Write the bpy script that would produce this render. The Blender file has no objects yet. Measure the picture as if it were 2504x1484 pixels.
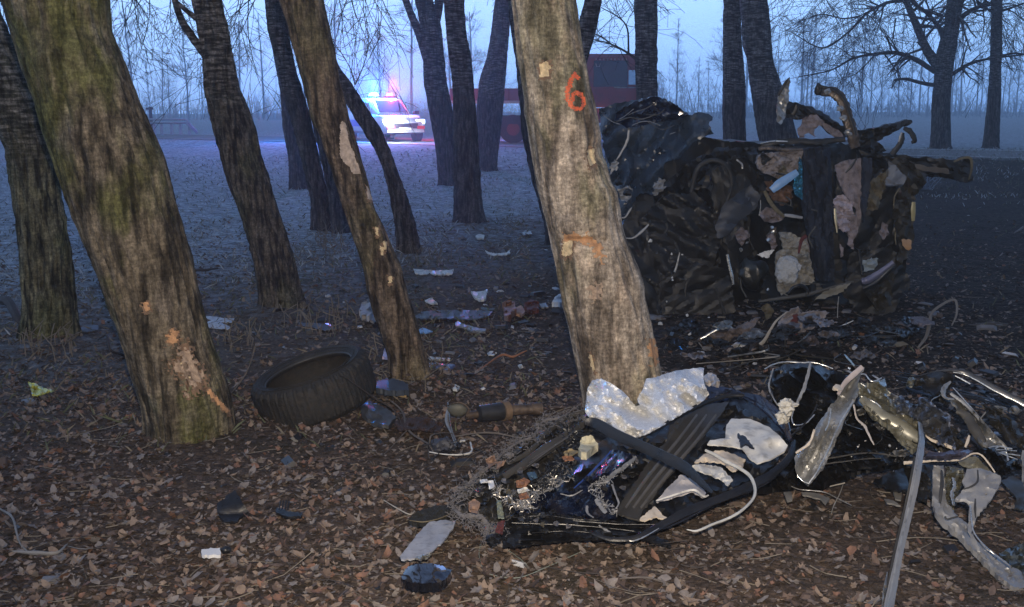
import bpy, math, random
import numpy as np
from mathutils import Vector, Matrix, noise
from mathutils.geometry import delaunay_2d_cdt

random.seed(7); np.random.seed(7)
S = bpy.context.scene
C = S.collection
R = math.radians

# ------------------------------------------------------------------ camera
F, CX, CY, PITCH, CAMZ = 2685.0, 1252.0, 742.0, R(10), 1.6
cam_d = bpy.data.cameras.new("camera")
cam = bpy.data.objects.new("camera", cam_d); C.objects.link(cam)
cam.location = (0, 0, CAMZ); cam.rotation_euler = (R(90) - PITCH, 0, 0)
cam_d.sensor_width = 36; cam_d.lens = F / 2504 * 36
cam_d.clip_start = 0.05; cam_d.clip_end = 3000
S.camera = cam

# ------------------------------------------------------------------ world: blue dusk sky
w = bpy.data.worlds.new("World"); S.world = w; w.use_nodes = True
nt = w.node_tree; nt.nodes.clear()
def N(nt, t, **k):
    n = nt.nodes.new(t)
    for a, v in k.items(): setattr(n, a, v)
    return n
wo = N(nt, 'ShaderNodeOutputWorld'); bg = N(nt, 'ShaderNodeBackground')
sky = N(nt, 'ShaderNodeTexSky', sky_type='NISHITA', sun_disc=False)
sky.sun_elevation = R(1.5); sky.sun_rotation = R(200)
tc = N(nt, 'ShaderNodeTexCoord'); sep = N(nt, 'ShaderNodeSeparateXYZ')
ramp = N(nt, 'ShaderNodeValToRGB')
# twilight: the glow lies low over the horizon and the sky darkens toward the zenith
cr = ramp.color_ramp
cr.elements[0].position = 0.0; cr.elements[0].color = (0.30, 0.60, 1.26, 1)
cr.elements[1].position = 1.0; cr.elements[1].color = (0.08, 0.13, 0.29, 1)
for ps, cl in ((0.04, (0.44, 0.84, 1.58)), (0.09, (0.68, 1.18, 1.98)), (0.2, (0.52, 0.93, 1.65)), (0.5, (0.17, 0.27, 0.56))):
    e = cr.elements.new(ps); e.color = (*cl, 1)
nt.links.new(tc.outputs['Generated'], sep.inputs[0]); nt.links.new(sep.outputs['Z'], ramp.inputs[0])
# brighter and paler toward the side where the day is coming up (left), darker to the right
mr = N(nt, 'ShaderNodeMapRange'); mr.inputs[1].default_value = -0.6; mr.inputs[2].default_value = 0.6
mr.inputs[3].default_value = 1.18; mr.inputs[4].default_value = 0.72
nt.links.new(sep.outputs['X'], mr.inputs[0])
mx = N(nt, 'ShaderNodeMix', data_type='RGBA', blend_type='MIX')
pale = N(nt, 'ShaderNodeMix', data_type='RGBA', blend_type='MIX')
mr2 = N(nt, 'ShaderNodeMapRange'); mr2.inputs[1].default_value = -0.5; mr2.inputs[2].default_value = 0.35
mr2.inputs[3].default_value = 0.42; mr2.inputs[4].default_value = 0.0
nt.links.new(sep.outputs['X'], mr2.inputs[0]); nt.links.new(mr2.outputs[0], pale.inputs[0])
nt.links.new(ramp.outputs[0], pale.inputs[6]); pale.inputs[7].default_value = (0.46, 0.62, 0.92, 1)
sc = N(nt, 'ShaderNodeVectorMath', operation='SCALE'); nt.links.new(pale.outputs[2], sc.inputs[0]); nt.links.new(mr.outputs[0], sc.inputs['Scale'])
ns = N(nt, 'ShaderNodeVectorMath', operation='SCALE'); nt.links.new(sky.outputs[0], ns.inputs[0]); ns.inputs['Scale'].default_value = 0.02
ad = N(nt, 'ShaderNodeVectorMath', operation='ADD'); nt.links.new(sc.outputs[0], ad.inputs[0]); nt.links.new(ns.outputs[0], ad.inputs[1])
# the glow sits ahead of the viewer; the sky behind is the darker half of the twilight
my = N(nt, 'ShaderNodeMapRange'); my.inputs[1].default_value = -1; my.inputs[2].default_value = 0.9; my.inputs[3].default_value = 0.42; my.inputs[4].default_value = 1.0
nt.links.new(sep.outputs['Y'], my.inputs[0])
fs = N(nt, 'ShaderNodeVectorMath', operation='SCALE'); nt.links.new(ad.outputs[0], fs.inputs[0]); nt.links.new(my.outputs[0], fs.inputs['Scale'])
nt.links.new(fs.outputs[0], bg.inputs[0]); bg.inputs[1].default_value = 1.10
nt.links.new(bg.outputs[0], wo.inputs[0])

# ------------------------------------------------------------------ faint dusk sun through the cloud
sd = bpy.data.lights.new("sun", 'SUN'); sd.energy = 0.12; sd.angle = R(30); sd.color = (0.75, 0.85, 1.0)
so = bpy.data.objects.new("sun", sd); C.objects.link(so)
so.rotation_euler = (R(58), 0, R(-35))
# the photographer's flash on the camera hot shoe: it lights the near ground and the near trunks
fd = bpy.data.lights.new("camera_flash", 'SPOT'); fd.energy = 880; fd.color = (1.0, 0.84, 0.66)
fd.spot_size = R(86); fd.spot_blend = 0.9; fd.shadow_soft_size = 0.03
fo = bpy.data.objects.new("camera_flash", fd); C.objects.link(fo)
fo.location = (0.04, -0.02, CAMZ + 0.16); fo.rotation_euler = (R(90) - PITCH * 0.85, 0, R(-2))
S.view_settings.view_transform = 'Standard'; S.view_settings.look = 'None'
S.view_settings.exposure = 0; S.view_settings.gamma = 1; S.view_settings.use_curve_mapping = False
S.render.engine = 'CYCLES'
S.cycles.max_bounces = 5; S.cycles.diffuse_bounces = 2; S.cycles.glossy_bounces = 3; S.cycles.volume_bounces = 2
S.cycles.transmission_bounces = 3; S.cycles.transparent_max_bounces = 8
S.cycles.use_denoising = True; S.cycles.caustics_reflective = False; S.cycles.caustics_refractive = False
S.cycles.sample_clamp_indirect = 4

# ------------------------------------------------------------------ pixel <-> place helpers
cp, sp_ = math.cos(PITCH), math.sin(PITCH)
def ray(px, py):
    x = (px - CX) / F; u = -(py - CY) / F
    return Vector((x, cp + u * sp_, -sp_ + u * cp))
def W(px, py, Y):
    d = ray(px, py); t = Y / d.y
    return Vector((t * d.x, Y, CAMZ + t * d.z))
def inv(p):
    x, y, z = p[0], p[1], p[2] - CAMZ
    f = y * cp - z * sp_; u = y * sp_ + z * cp
    return CX + F * x / f, CY - F * u / f
RA = Vector((-16.5, 49.0)); RU = Vector((0.814, -0.581)); RN = Vector((0.581, 0.814))   # near edge of the road
def sstep(a, b, x):
    t = min(1, max(0, (x - a) / (b - a))); return t * t * (3 - 2 * t)
def H(x, y):
    s = (x - RA.x) * RN.x + (y - RA.y) * RN.y
    h = 0.36 * sstep(-9, -0.3, s)
    h += 0.80 * sstep(50, 190, s)
    return h
def G(px, py, z=None):
    d = ray(px, py)
    if z is not None or py < 280:
        t = ((z or 0) - CAMZ) / d.z if d.z < -1e-4 else 300
        p = d * t; return Vector((p.x, p.y, CAMZ + p.z))
    t = 2.0
    while t < 400:
        p = d * t
        if CAMZ + p.z < H(p.x, p.y): break
        t *= 1.004
    return Vector((d.x * t, d.y * t, H(d.x * t, d.y * t)))
def GY(py, z=0.0):
    d = ray(CX, py); return (z - CAMZ) / d.z * d.y
REG = {'D': (0, 0, 1), 'b3': (1429.7, 177.7, .2448), 'b4': (1854.7, 177.7, .2448), 'b5': (1429.7, 502.3, .2448),
       'b6': (1854.7, 502.3, .2448), 'a8': (1429.7, 888.7, .3124), 'c': (1854.7, 850, .2864), 'q8': (834.6, 989.2, .3333),
       'q9': (1669.2, 989.2, .3333), 'q6': (1669.2, 494.6, .3333), 'a7': (966, 888.7, .2448), 't2': (579.6, 811.4, .2083),
       'm3': (888.7, 541, .2864), 'z2': (834.6, 0, .3333), 'z3': (1669.2, 0, .3333), 'z4': (0, 494.6, .3333), 'z5': (834.6, 494.6, .3333),
       'z7': (0, 989.2, .3333)}
def P(r, pts):
    ox, oy, s = REG[r]
    return [(ox + p[0] * s, oy + p[1] * s) + tuple(p[2:]) for p in pts]

# ------------------------------------------------------------------ object helpers
def thing(name, label, cat, loc=(0, 0, 0), group=None):
    o = bpy.data.objects.new(name, None); o.empty_display_size = 0.1
    C.objects.link(o); o.location = loc; o['label'] = label; o['category'] = cat
    if group: o['group'] = group
    return o
def mesh(name, v, f, m, parent=None, smooth=True, sharp=None, loc=None, label=None, cat=None, kind=None, group=None):
    rt = parent
    while rt is not None and rt.parent is not None: rt = rt.parent
    off = rt.location.copy() if rt is not None else Vector(loc or (0, 0, 0))
    me = bpy.data.meshes.new(name)
    v = np.asarray(v, dtype=np.float64) - np.array(off)[None, :]
    me.from_pydata(v.tolist(), [], [tuple(int(i) for i in q) for q in f] if not isinstance(f, list) else f)
    if m: me.materials.append(m)
    if smooth: me.polygons.foreach_set('use_smooth', [True] * len(me.polygons))
    if sharp: me.set_sharp_from_angle(angle=R(sharp))
    o = bpy.data.objects.new(name, me); C.objects.link(o)
    if parent is not None: o.parent = parent
    else: o.location = off
    for k, val in (('label', label), ('category', cat), ('kind', kind), ('group', group)):
        if val: o[k] = val
    return o
class MB:
    def __init__(s): s.v = []; s.f = []
    def add(s, v, f):
        b = len(s.v); s.v += [tuple(p) for p in v]; s.f += [tuple(i + b for i in q) for q in f]
    def box(s, c, d, rot=None, taper=1.0):
        hx, hy, hz = d[0] / 2, d[1] / 2, d[2] / 2
        vs = []
        for z in (-1, 1):
            k = taper if z > 0 else 1
            for x, y in ((-1, -1), (1, -1), (1, 1), (-1, 1)): vs.append(Vector((x * hx * k, y * hy * k, z * hz)))
        if rot is not None: vs = [rot @ q for q in vs]
        c = Vector(c)
        s.add([q + c for q in vs], [(0, 3, 2, 1), (4, 5, 6, 7), (0, 1, 5, 4), (1, 2, 6, 5), (2, 3, 7, 6), (3, 0, 4, 7)])
    def tube(s, pts, r, n=4, flat=1.0, wn=None, cap=True, nrm=None, sq=False, jit=0.0):
        pts = [Vector(p) for p in pts]; m = len(pts)
        if m < 2: return
        rr = r if hasattr(r, '__len__') else [r] * m
        t0 = (pts[1] - pts[0]).normalized()
        a = Vector(nrm) if nrm is not None else Vector((0, 0, 1)) if abs(t0.z) < .9 else Vector((1, 0, 0))
        V = []
        for i in range(m):
            t = (pts[min(i + 1, m - 1)] - pts[max(i - 1, 0)])
            if t.length < 1e-9: t = t0
            t = t.normalized()
            a = (a - t * a.dot(t));
            if a.length < 1e-6: a = t.orthogonal()
            a.normalize(); b = t.cross(a)
            for k in range(n):
                th = 2 * math.pi * k / n + (math.pi / n if sq else 0)
                ca, sa = math.cos(th), math.sin(th)
                if sq and n > 4:
                    q = max(abs(ca), abs(sa)); ca, sa = ca / q ** .7, sa / q ** .7
                j = 1 + (random.uniform(-jit, jit) if jit else 0)
                V.append(pts[i] + (a * (ca * flat) + b * sa) * rr[i] * j)
        Fc = []
        for i in range(m - 1):
            for k in range(n):
                k2 = (k + 1) % n
                Fc.append((i * n + k, i * n + k2, (i + 1) * n + k2, (i + 1) * n + k))
        if cap:
            Fc.append(tuple(range(n - 1, -1, -1))); Fc.append(tuple((m - 1) * n + k for k in range(n)))
        s.add(V, Fc)
    def build(s, name, m, parent=None, **k):
        return mesh(name, s.v, s.f, m, parent, **k)

def crom(pts, k=6):
    pts = [Vector(p) for p in pts]
    if len(pts) < 3: return pts
    q = [pts[0] * 2 - pts[1]] + pts + [pts[-1] * 2 - pts[-2]]
    out = []
    for i in range(1, len(q) - 2):
        for j in range(k):
            t = j / k; a, b, c, d = q[i - 1], q[i], q[i + 1], q[i + 2]
            out.append(0.5 * ((2 * b) + (c - a) * t + (2 * a - 5 * b + 4 * c - d) * t * t + (3 * b - a - 3 * c + d) * t ** 3))
    out.append(pts[-1]); return out

# ------------------------------------------------------------------ materials
MATS = {}
def mat(name, col, rough=.6, metal=0, var=0.25, vs=12, bump=0.0, bs=40, col2=None, m2=.5, coat=0, emit=None, es=0, alpha=None, spec=None, rv=0, dirt=0):
    if name in MATS: return MATS[name]
    m = bpy.data.materials.new(name); m.use_nodes = True; t = m.node_tree
    b = t.nodes['Principled BSDF']; L = t.links.new
    b.inputs['Roughness'].default_value = rough; b.inputs['Metallic'].default_value = metal
    if spec is not None: b.inputs['Specular IOR Level'].default_value = spec
    if coat: b.inputs['Coat Weight'].default_value = coat; b.inputs['Coat Roughness'].default_value = .08
    g = N(t, 'ShaderNodeNewGeometry'); n1 = N(t, 'ShaderNodeTexNoise'); n1.inputs['Scale'].default_value = vs; n1.inputs['Detail'].default_value = 6
    n1.inputs['Roughness'].default_value = .65
    L(g.outputs['Position'], n1.inputs['Vector'])
    rp = N(t, 'ShaderNodeValToRGB'); c = np.array(col)
    if col2 is None:
        rp.color_ramp.elements[0].color = (*(c * (1 - var)), 1); rp.color_ramp.elements[1].color = (*(np.minimum(c * (1 + var), 1)), 1)
        rp.color_ramp.elements[0].position = .3; rp.color_ramp.elements[1].position = .7
    else:
        rp.color_ramp.elements[0].color = (*col, 1); rp.color_ramp.elements[1].color = (*col2, 1)
        rp.color_ramp.elements[0].position = m2 - .06; rp.color_ramp.elements[1].position = m2 + .06
    L(n1.outputs[0], rp.inputs[0])
    outc = rp.outputs[0]
    if dirt:
        n3 = N(t, 'ShaderNodeTexNoise'); n3.inputs['Scale'].default_value = vs * 2.3; n3.inputs['Detail'].default_value = 8
        L(g.outputs['Position'], n3.inputs['Vector'])
        mm = N(t, 'ShaderNodeMapRange'); mm.inputs[1].default_value = .5; mm.inputs[2].default_value = .66; mm.inputs[4].default_value = dirt
        L(n3.outputs[0], mm.inputs[0]); mi = N(t, 'ShaderNodeMix', data_type='RGBA'); L(mm.outputs[0], mi.inputs[0]); L(outc, mi.inputs[6])
        mi.inputs[7].default_value = (.035, .027, .02, 1); outc = mi.outputs[2]
    L(outc, b.inputs['Base Color'])
    if rv:
        mrr = N(t, 'ShaderNodeMapRange'); mrr.inputs[1].default_value = .3; mrr.inputs[2].default_value = .7
        mrr.inputs[3].default_value = max(.03, rough - rv); mrr.inputs[4].default_value = min(1, rough + rv)
        L(n1.outputs[0], mrr.inputs[0]); L(mrr.outputs[0], b.inputs['Roughness'])
    if bump:
        n2 = N(t, 'ShaderNodeTexNoise'); n2.inputs['Scale'].default_value = bs; n2.inputs['Detail'].default_value = 5
        L(g.outputs['Position'], n2.inputs['Vector'])
        bp = N(t, 'ShaderNodeBump'); bp.inputs['Strength'].default_value = bump; bp.inputs['Distance'].default_value = .02
        L(n2.outputs[0], bp.inputs['Height']); L(bp.outputs[0], b.inputs['Normal'])
    if emit:
        b.inputs['Emission Color'].default_value = (*emit, 1); b.inputs['Emission Strength'].default_value = es
    if alpha is not None: b.inputs['Alpha'].default_value = alpha
    MATS[name] = m; return m

def bark(name, cA, cB, moss, light, fs=1.0, ridge=.7, mossk=.5, lightk=.35, band=0.0, bandz=1.4):
    """bark: vertical furrows low on the trunk, smoother cross-banded bark above bandz, moss and pale lichen in patches"""
    m = bpy.data.materials.new(name); m.use_nodes = True; t = m.node_tree; L = t.links.new
    b = t.nodes['Principled BSDF']; b.inputs['Roughness'].default_value = .92; b.inputs['Specular IOR Level'].default_value = .15
    g = N(t, 'ShaderNodeTexCoord')
    def nz(scl, det=6, sc=1.0, ro=.6):
        mp = N(t, 'ShaderNodeMapping'); mp.inputs['Scale'].default_value = scl; L(g.outputs['Object'], mp.inputs[0])
        n = N(t, 'ShaderNodeTexNoise'); n.inputs['Scale'].default_value = sc; n.inputs['Detail'].default_value = det; n.inputs['Roughness'].default_value = ro
        L(mp.outputs[0], n.inputs['Vector']); return n.outputs[0]
    def mr(x, a, bb, lo=0, hi=1):
        q = N(t, 'ShaderNodeMapRange'); q.inputs[1].default_value = a; q.inputs[2].default_value = bb; q.inputs[3].default_value = lo; q.inputs[4].default_value = hi
        L(x, q.inputs[0]); return q.outputs[0]
    def mix(f, a, c):
        q = N(t, 'ShaderNodeMix', data_type='RGBA'); L(f, q.inputs[0])
        for s_, x in ((6, a), (7, c)):
            if isinstance(x, tuple): q.inputs[s_].default_value = (*x, 1)
            else: L(x, q.inputs[s_])
        return q.outputs[2]
    def mth(op, a, c):
        q = N(t, 'ShaderNodeMath', operation=op)
        for i, x in enumerate((a, c)):
            if isinstance(x, (int, float)): q.inputs[i].default_value = x
            else: L(x, q.inputs[i])
        return q.outputs[0]
    fur = nz((38 * fs, 38 * fs, 5.0 * fs), 7, 1, .62)
    fine = nz((110, 110, 60), 5)
    big = nz((3.2, 3.2, 1.6), 5)
    big2 = nz((5, 5, 2.2), 6, 1.3)
    col = mix(mr(fur, .38, .62), cA, cB)
    col = mix(mth('MULTIPLY', mr(big, .5, .62), mossk), col, moss)
    col = mix(mth('MULTIPLY', mr(big2, .54, .66), lightk), col, light)
    if band:
        bn = nz((7, 7, 42), 6, 1, .6); sx = N(t, 'ShaderNodeSeparateXYZ'); L(g.outputs['Object'], sx.inputs[0])
        zz = mth('ADD', sx.outputs['Z'], mth('MULTIPLY', big, .8))
        k = mr(zz, bandz + .2, bandz + .6)
        bc = mix(mr(bn, .44, .62), tuple(np.array(cA) * .8), light)
        col = mix(mth('MULTIPLY', k, band), col, bc)
    mott = nz((16, 16, 11), 8, 1, .72); dash = nz((26, 26, 70), 5, 1, .65)
    fl = mth('MULTIPLY', mth('MULTIPLY', mr(fine, .32, .68, .62, 1.3), mr(mott, .36, .64, .5, 1.45)), mr(dash, .4, .62, .8, 1.3))
    fl = mth('MULTIPLY', fl, mr(fur, .36, .56, .45, 1.1))
    sv = N(t, 'ShaderNodeVectorMath', operation='SCALE'); L(col, sv.inputs[0]); L(fl, sv.inputs['Scale'])
    L(sv.outputs[0], b.inputs['Base Color'])
    hh = mth('ADD', mth('MULTIPLY', fur, ridge), mth('MULTIPLY', fine, .35))
    bp = N(t, 'ShaderNodeBump'); bp.inputs['Strength'].default_value = .9; bp.inputs['Distance'].default_value = .02
    L(hh, bp.inputs['Height']); L(bp.outputs[0], b.inputs['Normal'])
    return m
# ------------------------------------------------------------------ ground
FEET = [(*G(a, b_, 0.0)[:2], c_) for a, b_, c_ in ((470, 1045, .07), (1520, 1010, .07), (1005, 935, .06), (120, 835, .07), (695, 758, .06), (785, 562, .06), (1148, 545, .06), (1000, 625, .05))]
def ground_lump(x, y):
    a = 0.035 * noise.noise((x * .7, y * .7, 3)) * min(1, 8 / (y + 4)) + 0.02 * noise.noise((x * 2.3, y * 2.3, 9))
    if y < 16: a += 0.012 * noise.noise((x * 9, y * 9, 1)) + 0.006 * noise.noise((x * 27, y * 27, 5))
    for fx, fy, fa in FEET:
        d2 = (x - fx) ** 2 + (y - fy) ** 2
        if d2 < .8: a += fa * math.exp(-d2 / .07) * (1 + .6 * noise.noise((x * 6, y * 6, 2)))
    if 9 < y < 60:
        k = min(1, (y - 9) / 4); a += k * 0.05 * abs(noise.noise((x * 3.1, y * 1.9, 7)))
    return a
ys = list(np.linspace(-30, 1.8, 12))
y = 1.8
while y < 240: ys.append(y); y *= 1.0115 if y < 60 else 1.04
us = np.concatenate([np.linspace(-3.2, -.62, 14)[:-1], np.linspace(-.62, .62, 360), np.linspace(.62, 3.2, 14)[1:]])
gv = []; nu = len(us)
for yy in ys:
    wd = min(200, max(yy, 1.8) + (6 if yy < 1.8 else 0.6))
    road = None
    for u in us:
        x = u * wd
        s = (x - RA.x) * RN.x + (yy - RA.y) * RN.y
        z = H(x, yy)
        if s < -0.5: z += ground_lump(x, yy)
        elif s > 6.6: z += 0.08 * noise.noise((x * .5, yy * .5, 2))
        gv.append((x, yy, z))
gf = [(i * nu + j, i * nu + j + 1, (i + 1) * nu + j + 1, (i + 1) * nu + j) for i in range(len(ys) - 1) for j in range(nu - 1)]
gm = bpy.data.materials.new('forest_floor'); gm.use_nodes = True; t = gm.node_tree; L = t.links.new; b = t.nodes['Principled BSDF']
b.inputs['Roughness'].default_value = .95; b.inputs['Specular IOR Level'].default_value = .12
geo = N(t, 'ShaderNodeNewGeometry')
def gn(sc, det=6, ro=.6, scl=(1, 1, 1)):
    mp = N(t, 'ShaderNodeMapping'); mp.inputs['Scale'].default_value = scl; L(geo.outputs['Position'], mp.inputs[0])
    n = N(t, 'ShaderNodeTexNoise'); n.inputs['Scale'].default_value = sc; n.inputs['Detail'].default_value = det; n.inputs['Roughness'].default_value = ro
    L(mp.outputs[0], n.inputs['Vector']); return n.outputs[0]
def gmr(x, a, c, lo=0, hi=1):
    q = N(t, 'ShaderNodeMapRange'); q.inputs[1].default_value = a; q.inputs[2].default_value = c; q.inputs[3].default_value = lo; q.inputs[4].default_value = hi
    L(x, q.inputs[0]); return q.outputs[0]
def gmix(f, a, c):
    q = N(t, 'ShaderNodeMix', data_type='RGBA'); L(f, q.inputs[0])
    for s_, x in ((6, a), (7, c)):
        if isinstance(x, tuple): q.inputs[s_].default_value = (*x, 1)
        else: L(x, q.inputs[s_])
    return q.outputs[2]
def gmath(op, a, c):
    q = N(t, 'ShaderNodeMath', operation=op)
    for i, x in enumerate((a, c)):
        if isinstance(x, (int, float)): q.inputs[i].default_value = x
        else: L(x, q.inputs[i])
    return q.outputs[0]
soil = gmix(gmr(gn(26, 8, .7), .38, .62), (.048, .037, .030), (.135, .100, .078))
soil = gmix(gmath('MULTIPLY', gmr(gn(60, 3, .5), .60, .66), .55), soil, (.17, .12, .085))
soil = gmix(gmath('MULTIPLY', gmr(gn(2.2, 4), .5, .64), .35), soil, (.045, .045, .028))
frost = gmix(gmr(gn(5.5, 9, .78, (1, 1.5, 1)), .42, .60), (.085, .095, .10), (.50, .58, .66))
frost = gmix(gmath('MULTIPLY', gmr(gn(1.6, 6, .7, (1, 1.8, 1)), .54, .68), .6), frost, (.10, .12, .13))
frost = gmix(gmr(gn(30, 5, .7), .45, .7), frost, (.27, .31, .34))
sx = N(t, 'ShaderNodeSeparateXYZ'); L(geo.outputs['Position'], sx.inputs[0])
# frost begins where the leaf litter of the grove ends: earlier on the left, later on the trampled right
yy_ = gmath('SUBTRACT', sx.outputs['Y'], gmath('MULTIPLY', sx.outputs['X'], 1.6))
yy_ = gmath('ADD', yy_, gmath('MULTIPLY', gmath('SUBTRACT', gn(.55, 5), .5), 7))
k = gmath('MULTIPLY', gmr(yy_, 9.0, 18.5), gmr(gmath('ADD', gn(7, 8, .75), gmath('MULTIPLY', gmr(yy_, 14, 34), .35)), .40, .56))
trod = gmix(gmr(gn(14, 6, .7), .4, .62), (.012, .010, .009), (.062, .049, .042))
trod = gmix(gmath('MULTIPLY', gmr(gn(2.4, 7, .75), .50, .62), .6), trod, (.015, .012, .014))
trod = gmix(gmath('MULTIPLY', gmr(gn(48, 3, .5), .62, .68), .6), trod, (.13, .12, .12))
kx = gmath('ADD', gmath('SUBTRACT', sx.outputs['X'], gmath('MULTIPLY', sx.outputs['Y'], 0.02)), gmath('MULTIPLY', gmath('SUBTRACT', gn(.8, 4), .5), 2.2))
kt = gmath('MULTIPLY', gmr(kx, -.6, 1.2), gmr(sx.outputs['Y'], 4.4, 6.3))
base = gmix(kt, soil, trod)
far = gmr(gmath('ADD', gmath('MULTIPLY', sx.outputs['X'], .581), gmath('ADD', gmath('MULTIPLY', sx.outputs['Y'], .814), gmath('MULTIPLY', gmath('SUBTRACT', gn(1.3, 5), .5), 5))), 29.6, 31.2)
L(gmix(gmath('MAXIMUM', k, far), base, frost), b.inputs['Base Color'])
bp = N(t, 'ShaderNodeBump'); bp.inputs['Strength'].default_value = .8; bp.inputs['Distance'].default_value = .03
L(gmath('ADD', gn(38, 8, .7), gmath('MULTIPLY', gn(9, 4), .8)), bp.inputs['Height']); L(bp.outputs[0], b.inputs['Normal'])
gr = mesh('ground', gv, gf, gm, kind='structure')

# road on its low embankment, 4 mm above the ground sheet
asph = mat('asphalt', (.12, .12, .125), rough=.85, var=.3, vs=3, bump=.3, bs=60, col2=None)
rv = []; n = 60
for i in range(n + 1):
    q = RA + RU * (-160 + 300 * i / n)
    for s in (0.0, 2.0, 4.0, 6.0):
        p = q + RN * s; rv.append((p.x, p.y, H(p.x, p.y) + .02 + .03 * (1 - abs(s - 3.0) / 3.0)))
rf = [(i * 4 + j, (i + 1) * 4 + j, (i + 1) * 4 + j + 1, i * 4 + j + 1) for i in range(n) for j in range(3)]
mesh('road', rv, rf, asph, kind='structure')
lm = mat('road_paint', (.7, .7, .68), rough=.7, var=.2)
mk = MB()
for s in (.3, 5.6):
    for i in range(n):
        q = RA + RU * (-160 + 300 * i / n); q2 = RA + RU * (-160 + 300 * (i + 1) / n)
        a = q + RN * s; b_ = q2 + RN * s; a2 = q + RN * (s + .13); b2 = q2 + RN * (s + .13)
        zz = .36 + .02 + .03 * (1 - abs(s - 3.0) / 3.0) + .008
        mk.add([(a.x, a.y, zz), (b_.x, b_.y, zz), (b2.x, b2.y, zz), (a2.x, a2.y, zz)], [(0, 1, 2, 3)])
mk.build('road_marking', lm, kind='structure', smooth=False)

# ------------------------------------------------------------------ air
hv = bpy.data.materials.new('haze'); hv.use_nodes = True; t = hv.node_tree; t.nodes.clear()
pv = N(t, 'ShaderNodeVolumePrincipled'); pv.inputs['Density'].default_value = .0026; pv.inputs['Color'].default_value = (.78, .89, 1.0, 1); pv.inputs['Anisotropy'].default_value = .72
mo = N(t, 'ShaderNodeOutputMaterial'); t.links.new(pv.outputs[0], mo.inputs['Volume'])
hb = MB(); hb.box((0, 105, 17), (1300, 300, 38)); ho = hb.build('haze', hv, kind='stuff', smooth=False)
gr_min = -1.1

# ------------------------------------------------------------------ trunks
def trunk(name, label, rows, front_py, m, nseg=96, step=2.2, furrow=.010, lump=.05, top=-760, parent=None, cat='tree', group=None, flare=.16, Y=None, part='trunk', base_z=None, taper=.72, seed=0, ff=1.0, gouges=()):
    rows = sorted(rows); py = np.array([r[0] for r in rows], float); Lx = np.array([r[1] for r in rows], float); Rx = np.array([r[2] for r in rows], float)
    rad_px = (Rx[-1] - Lx[-1]) / 2
    if Y is None:
        g0 = G((Lx[-1] + Rx[-1]) / 2, front_py); Y = g0.y + rad_px / F * g0.y * .9
    gz = H(W((Lx[-1] + Rx[-1]) / 2, front_py, Y).x, Y) if base_z is None else base_z
    # foot of the axis
    lastpy = py[-1]
    pyb = lastpy
    while W(CX, pyb, Y).z > gz - .12 and pyb < 2500: pyb += 2
    P1 = list(np.arange(pyb, max(0, py[0]) - 60, -step))
    P2 = list(np.arange(P1[-1] - step * 4, top, -step * 6))
    PY = np.array(P1 + P2)
    def ev(X):
        sl = (X[-1] - X[-2]) / (py[-1] - py[-2]); st = (X[1] - X[0]) / (py[1] - py[0])
        o = np.interp(PY, py, X); lo = PY > py[-1]; hi = PY < py[0]
        return o, lo, hi, sl, st
    cL, lo, hi, _, _ = ev(Lx); cR = ev(Rx)[0]
    cen = (cL + cR) / 2; hw = (cR - cL) / 2
    cen0 = (Lx + Rx) / 2
    slb = (cen0[-1] - cen0[-2]) / (py[-1] - py[-2]); slt = (cen0[1] - cen0[0]) / (py[1] - py[0])
    cen[lo] = cen0[-1] + slb * .6 * (PY[lo] - py[-1])
    cen[hi] = cen0[0] + slt * .8 * (PY[hi] - py[0])
    fr = np.clip((py[0] - PY) / max(1, py[0] - top), 0, 1); hw = hw * np.where(hi, 1 - (1 - taper) * fr, 1)
    kk = max(3, int(26 / step)); ker = np.ones(kk) / kk
    cen = np.convolve(np.pad(cen, kk, 'edge'), ker, 'same')[kk:-kk]; hw = np.convolve(np.pad(hw, kk, 'edge'), ker, 'same')[kk:-kk]
    V = []; n = nseg
    cs = [(math.cos(2 * math.pi * k / n), math.sin(2 * math.pi * k / n)) for k in range(n)]
    for i in range(len(PY)):
        c = W(cen[i], PY[i], Y); r = hw[i] / F * (Y * cp - (c.z - CAMZ) * sp_)
        zz = c.z - gz
        r *= 1 + flare * math.exp(-max(zz, 0) / .10)
        gs = [g for g in gouges if abs(g[1] - PY[i]) < 3 * g[3]]
        for (a, b_) in cs:
            l1 = noise.noise((a * 1.6 + seed, b_ * 1.6, c.z * 1.5)) * lump
            if flare > .05: l1 += .22 * math.exp(-max(zz, 0) / .09) * noise.noise((a * 2.4 + seed, b_ * 2.4, .5))
            q = noise.noise((a * r * 32 * ff + seed, b_ * r * 32 * ff, c.z * 3.2)); q2 = noise.noise((a * r * 75 * ff, b_ * r * 75 * ff + seed, c.z * 13))
            d = furrow * (1 - 2.6 * abs(q)) + furrow * .4 * q2
            rr = r * (1 + l1) + d
            if b_ < .25:
                for gx, gy2, wx, wy, dp in gs:
                    q3 = ((cen[i] + a * hw[i] - gx + 5 * q) / wx) ** 2 + ((PY[i] - gy2 + 4 * q2) / wy) ** 2
                    if q3 < 6: rr -= dp * math.exp(-q3 * q3)
            V.append((c.x + a * rr, c.y + b_ * rr, c.z))
    m_ = len(PY)
    Fc = [(i * n + k, i * n + (k + 1) % n, (i + 1) * n + (k + 1) % n, (i + 1) * n + k) for i in range(m_ - 1) for k in range(n)]
    Fc.append(tuple((m_ - 1) * n + k for k in range(n)))
    if parent is None:
        c0 = W(cen[0], PY[0], Y); parent = thing(name, label, cat, (c0.x, c0.y, gz), group)
    o = mesh(part, V, Fc, m, parent)
    return parent, o, (np.array(V), n, m_, Y)

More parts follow.
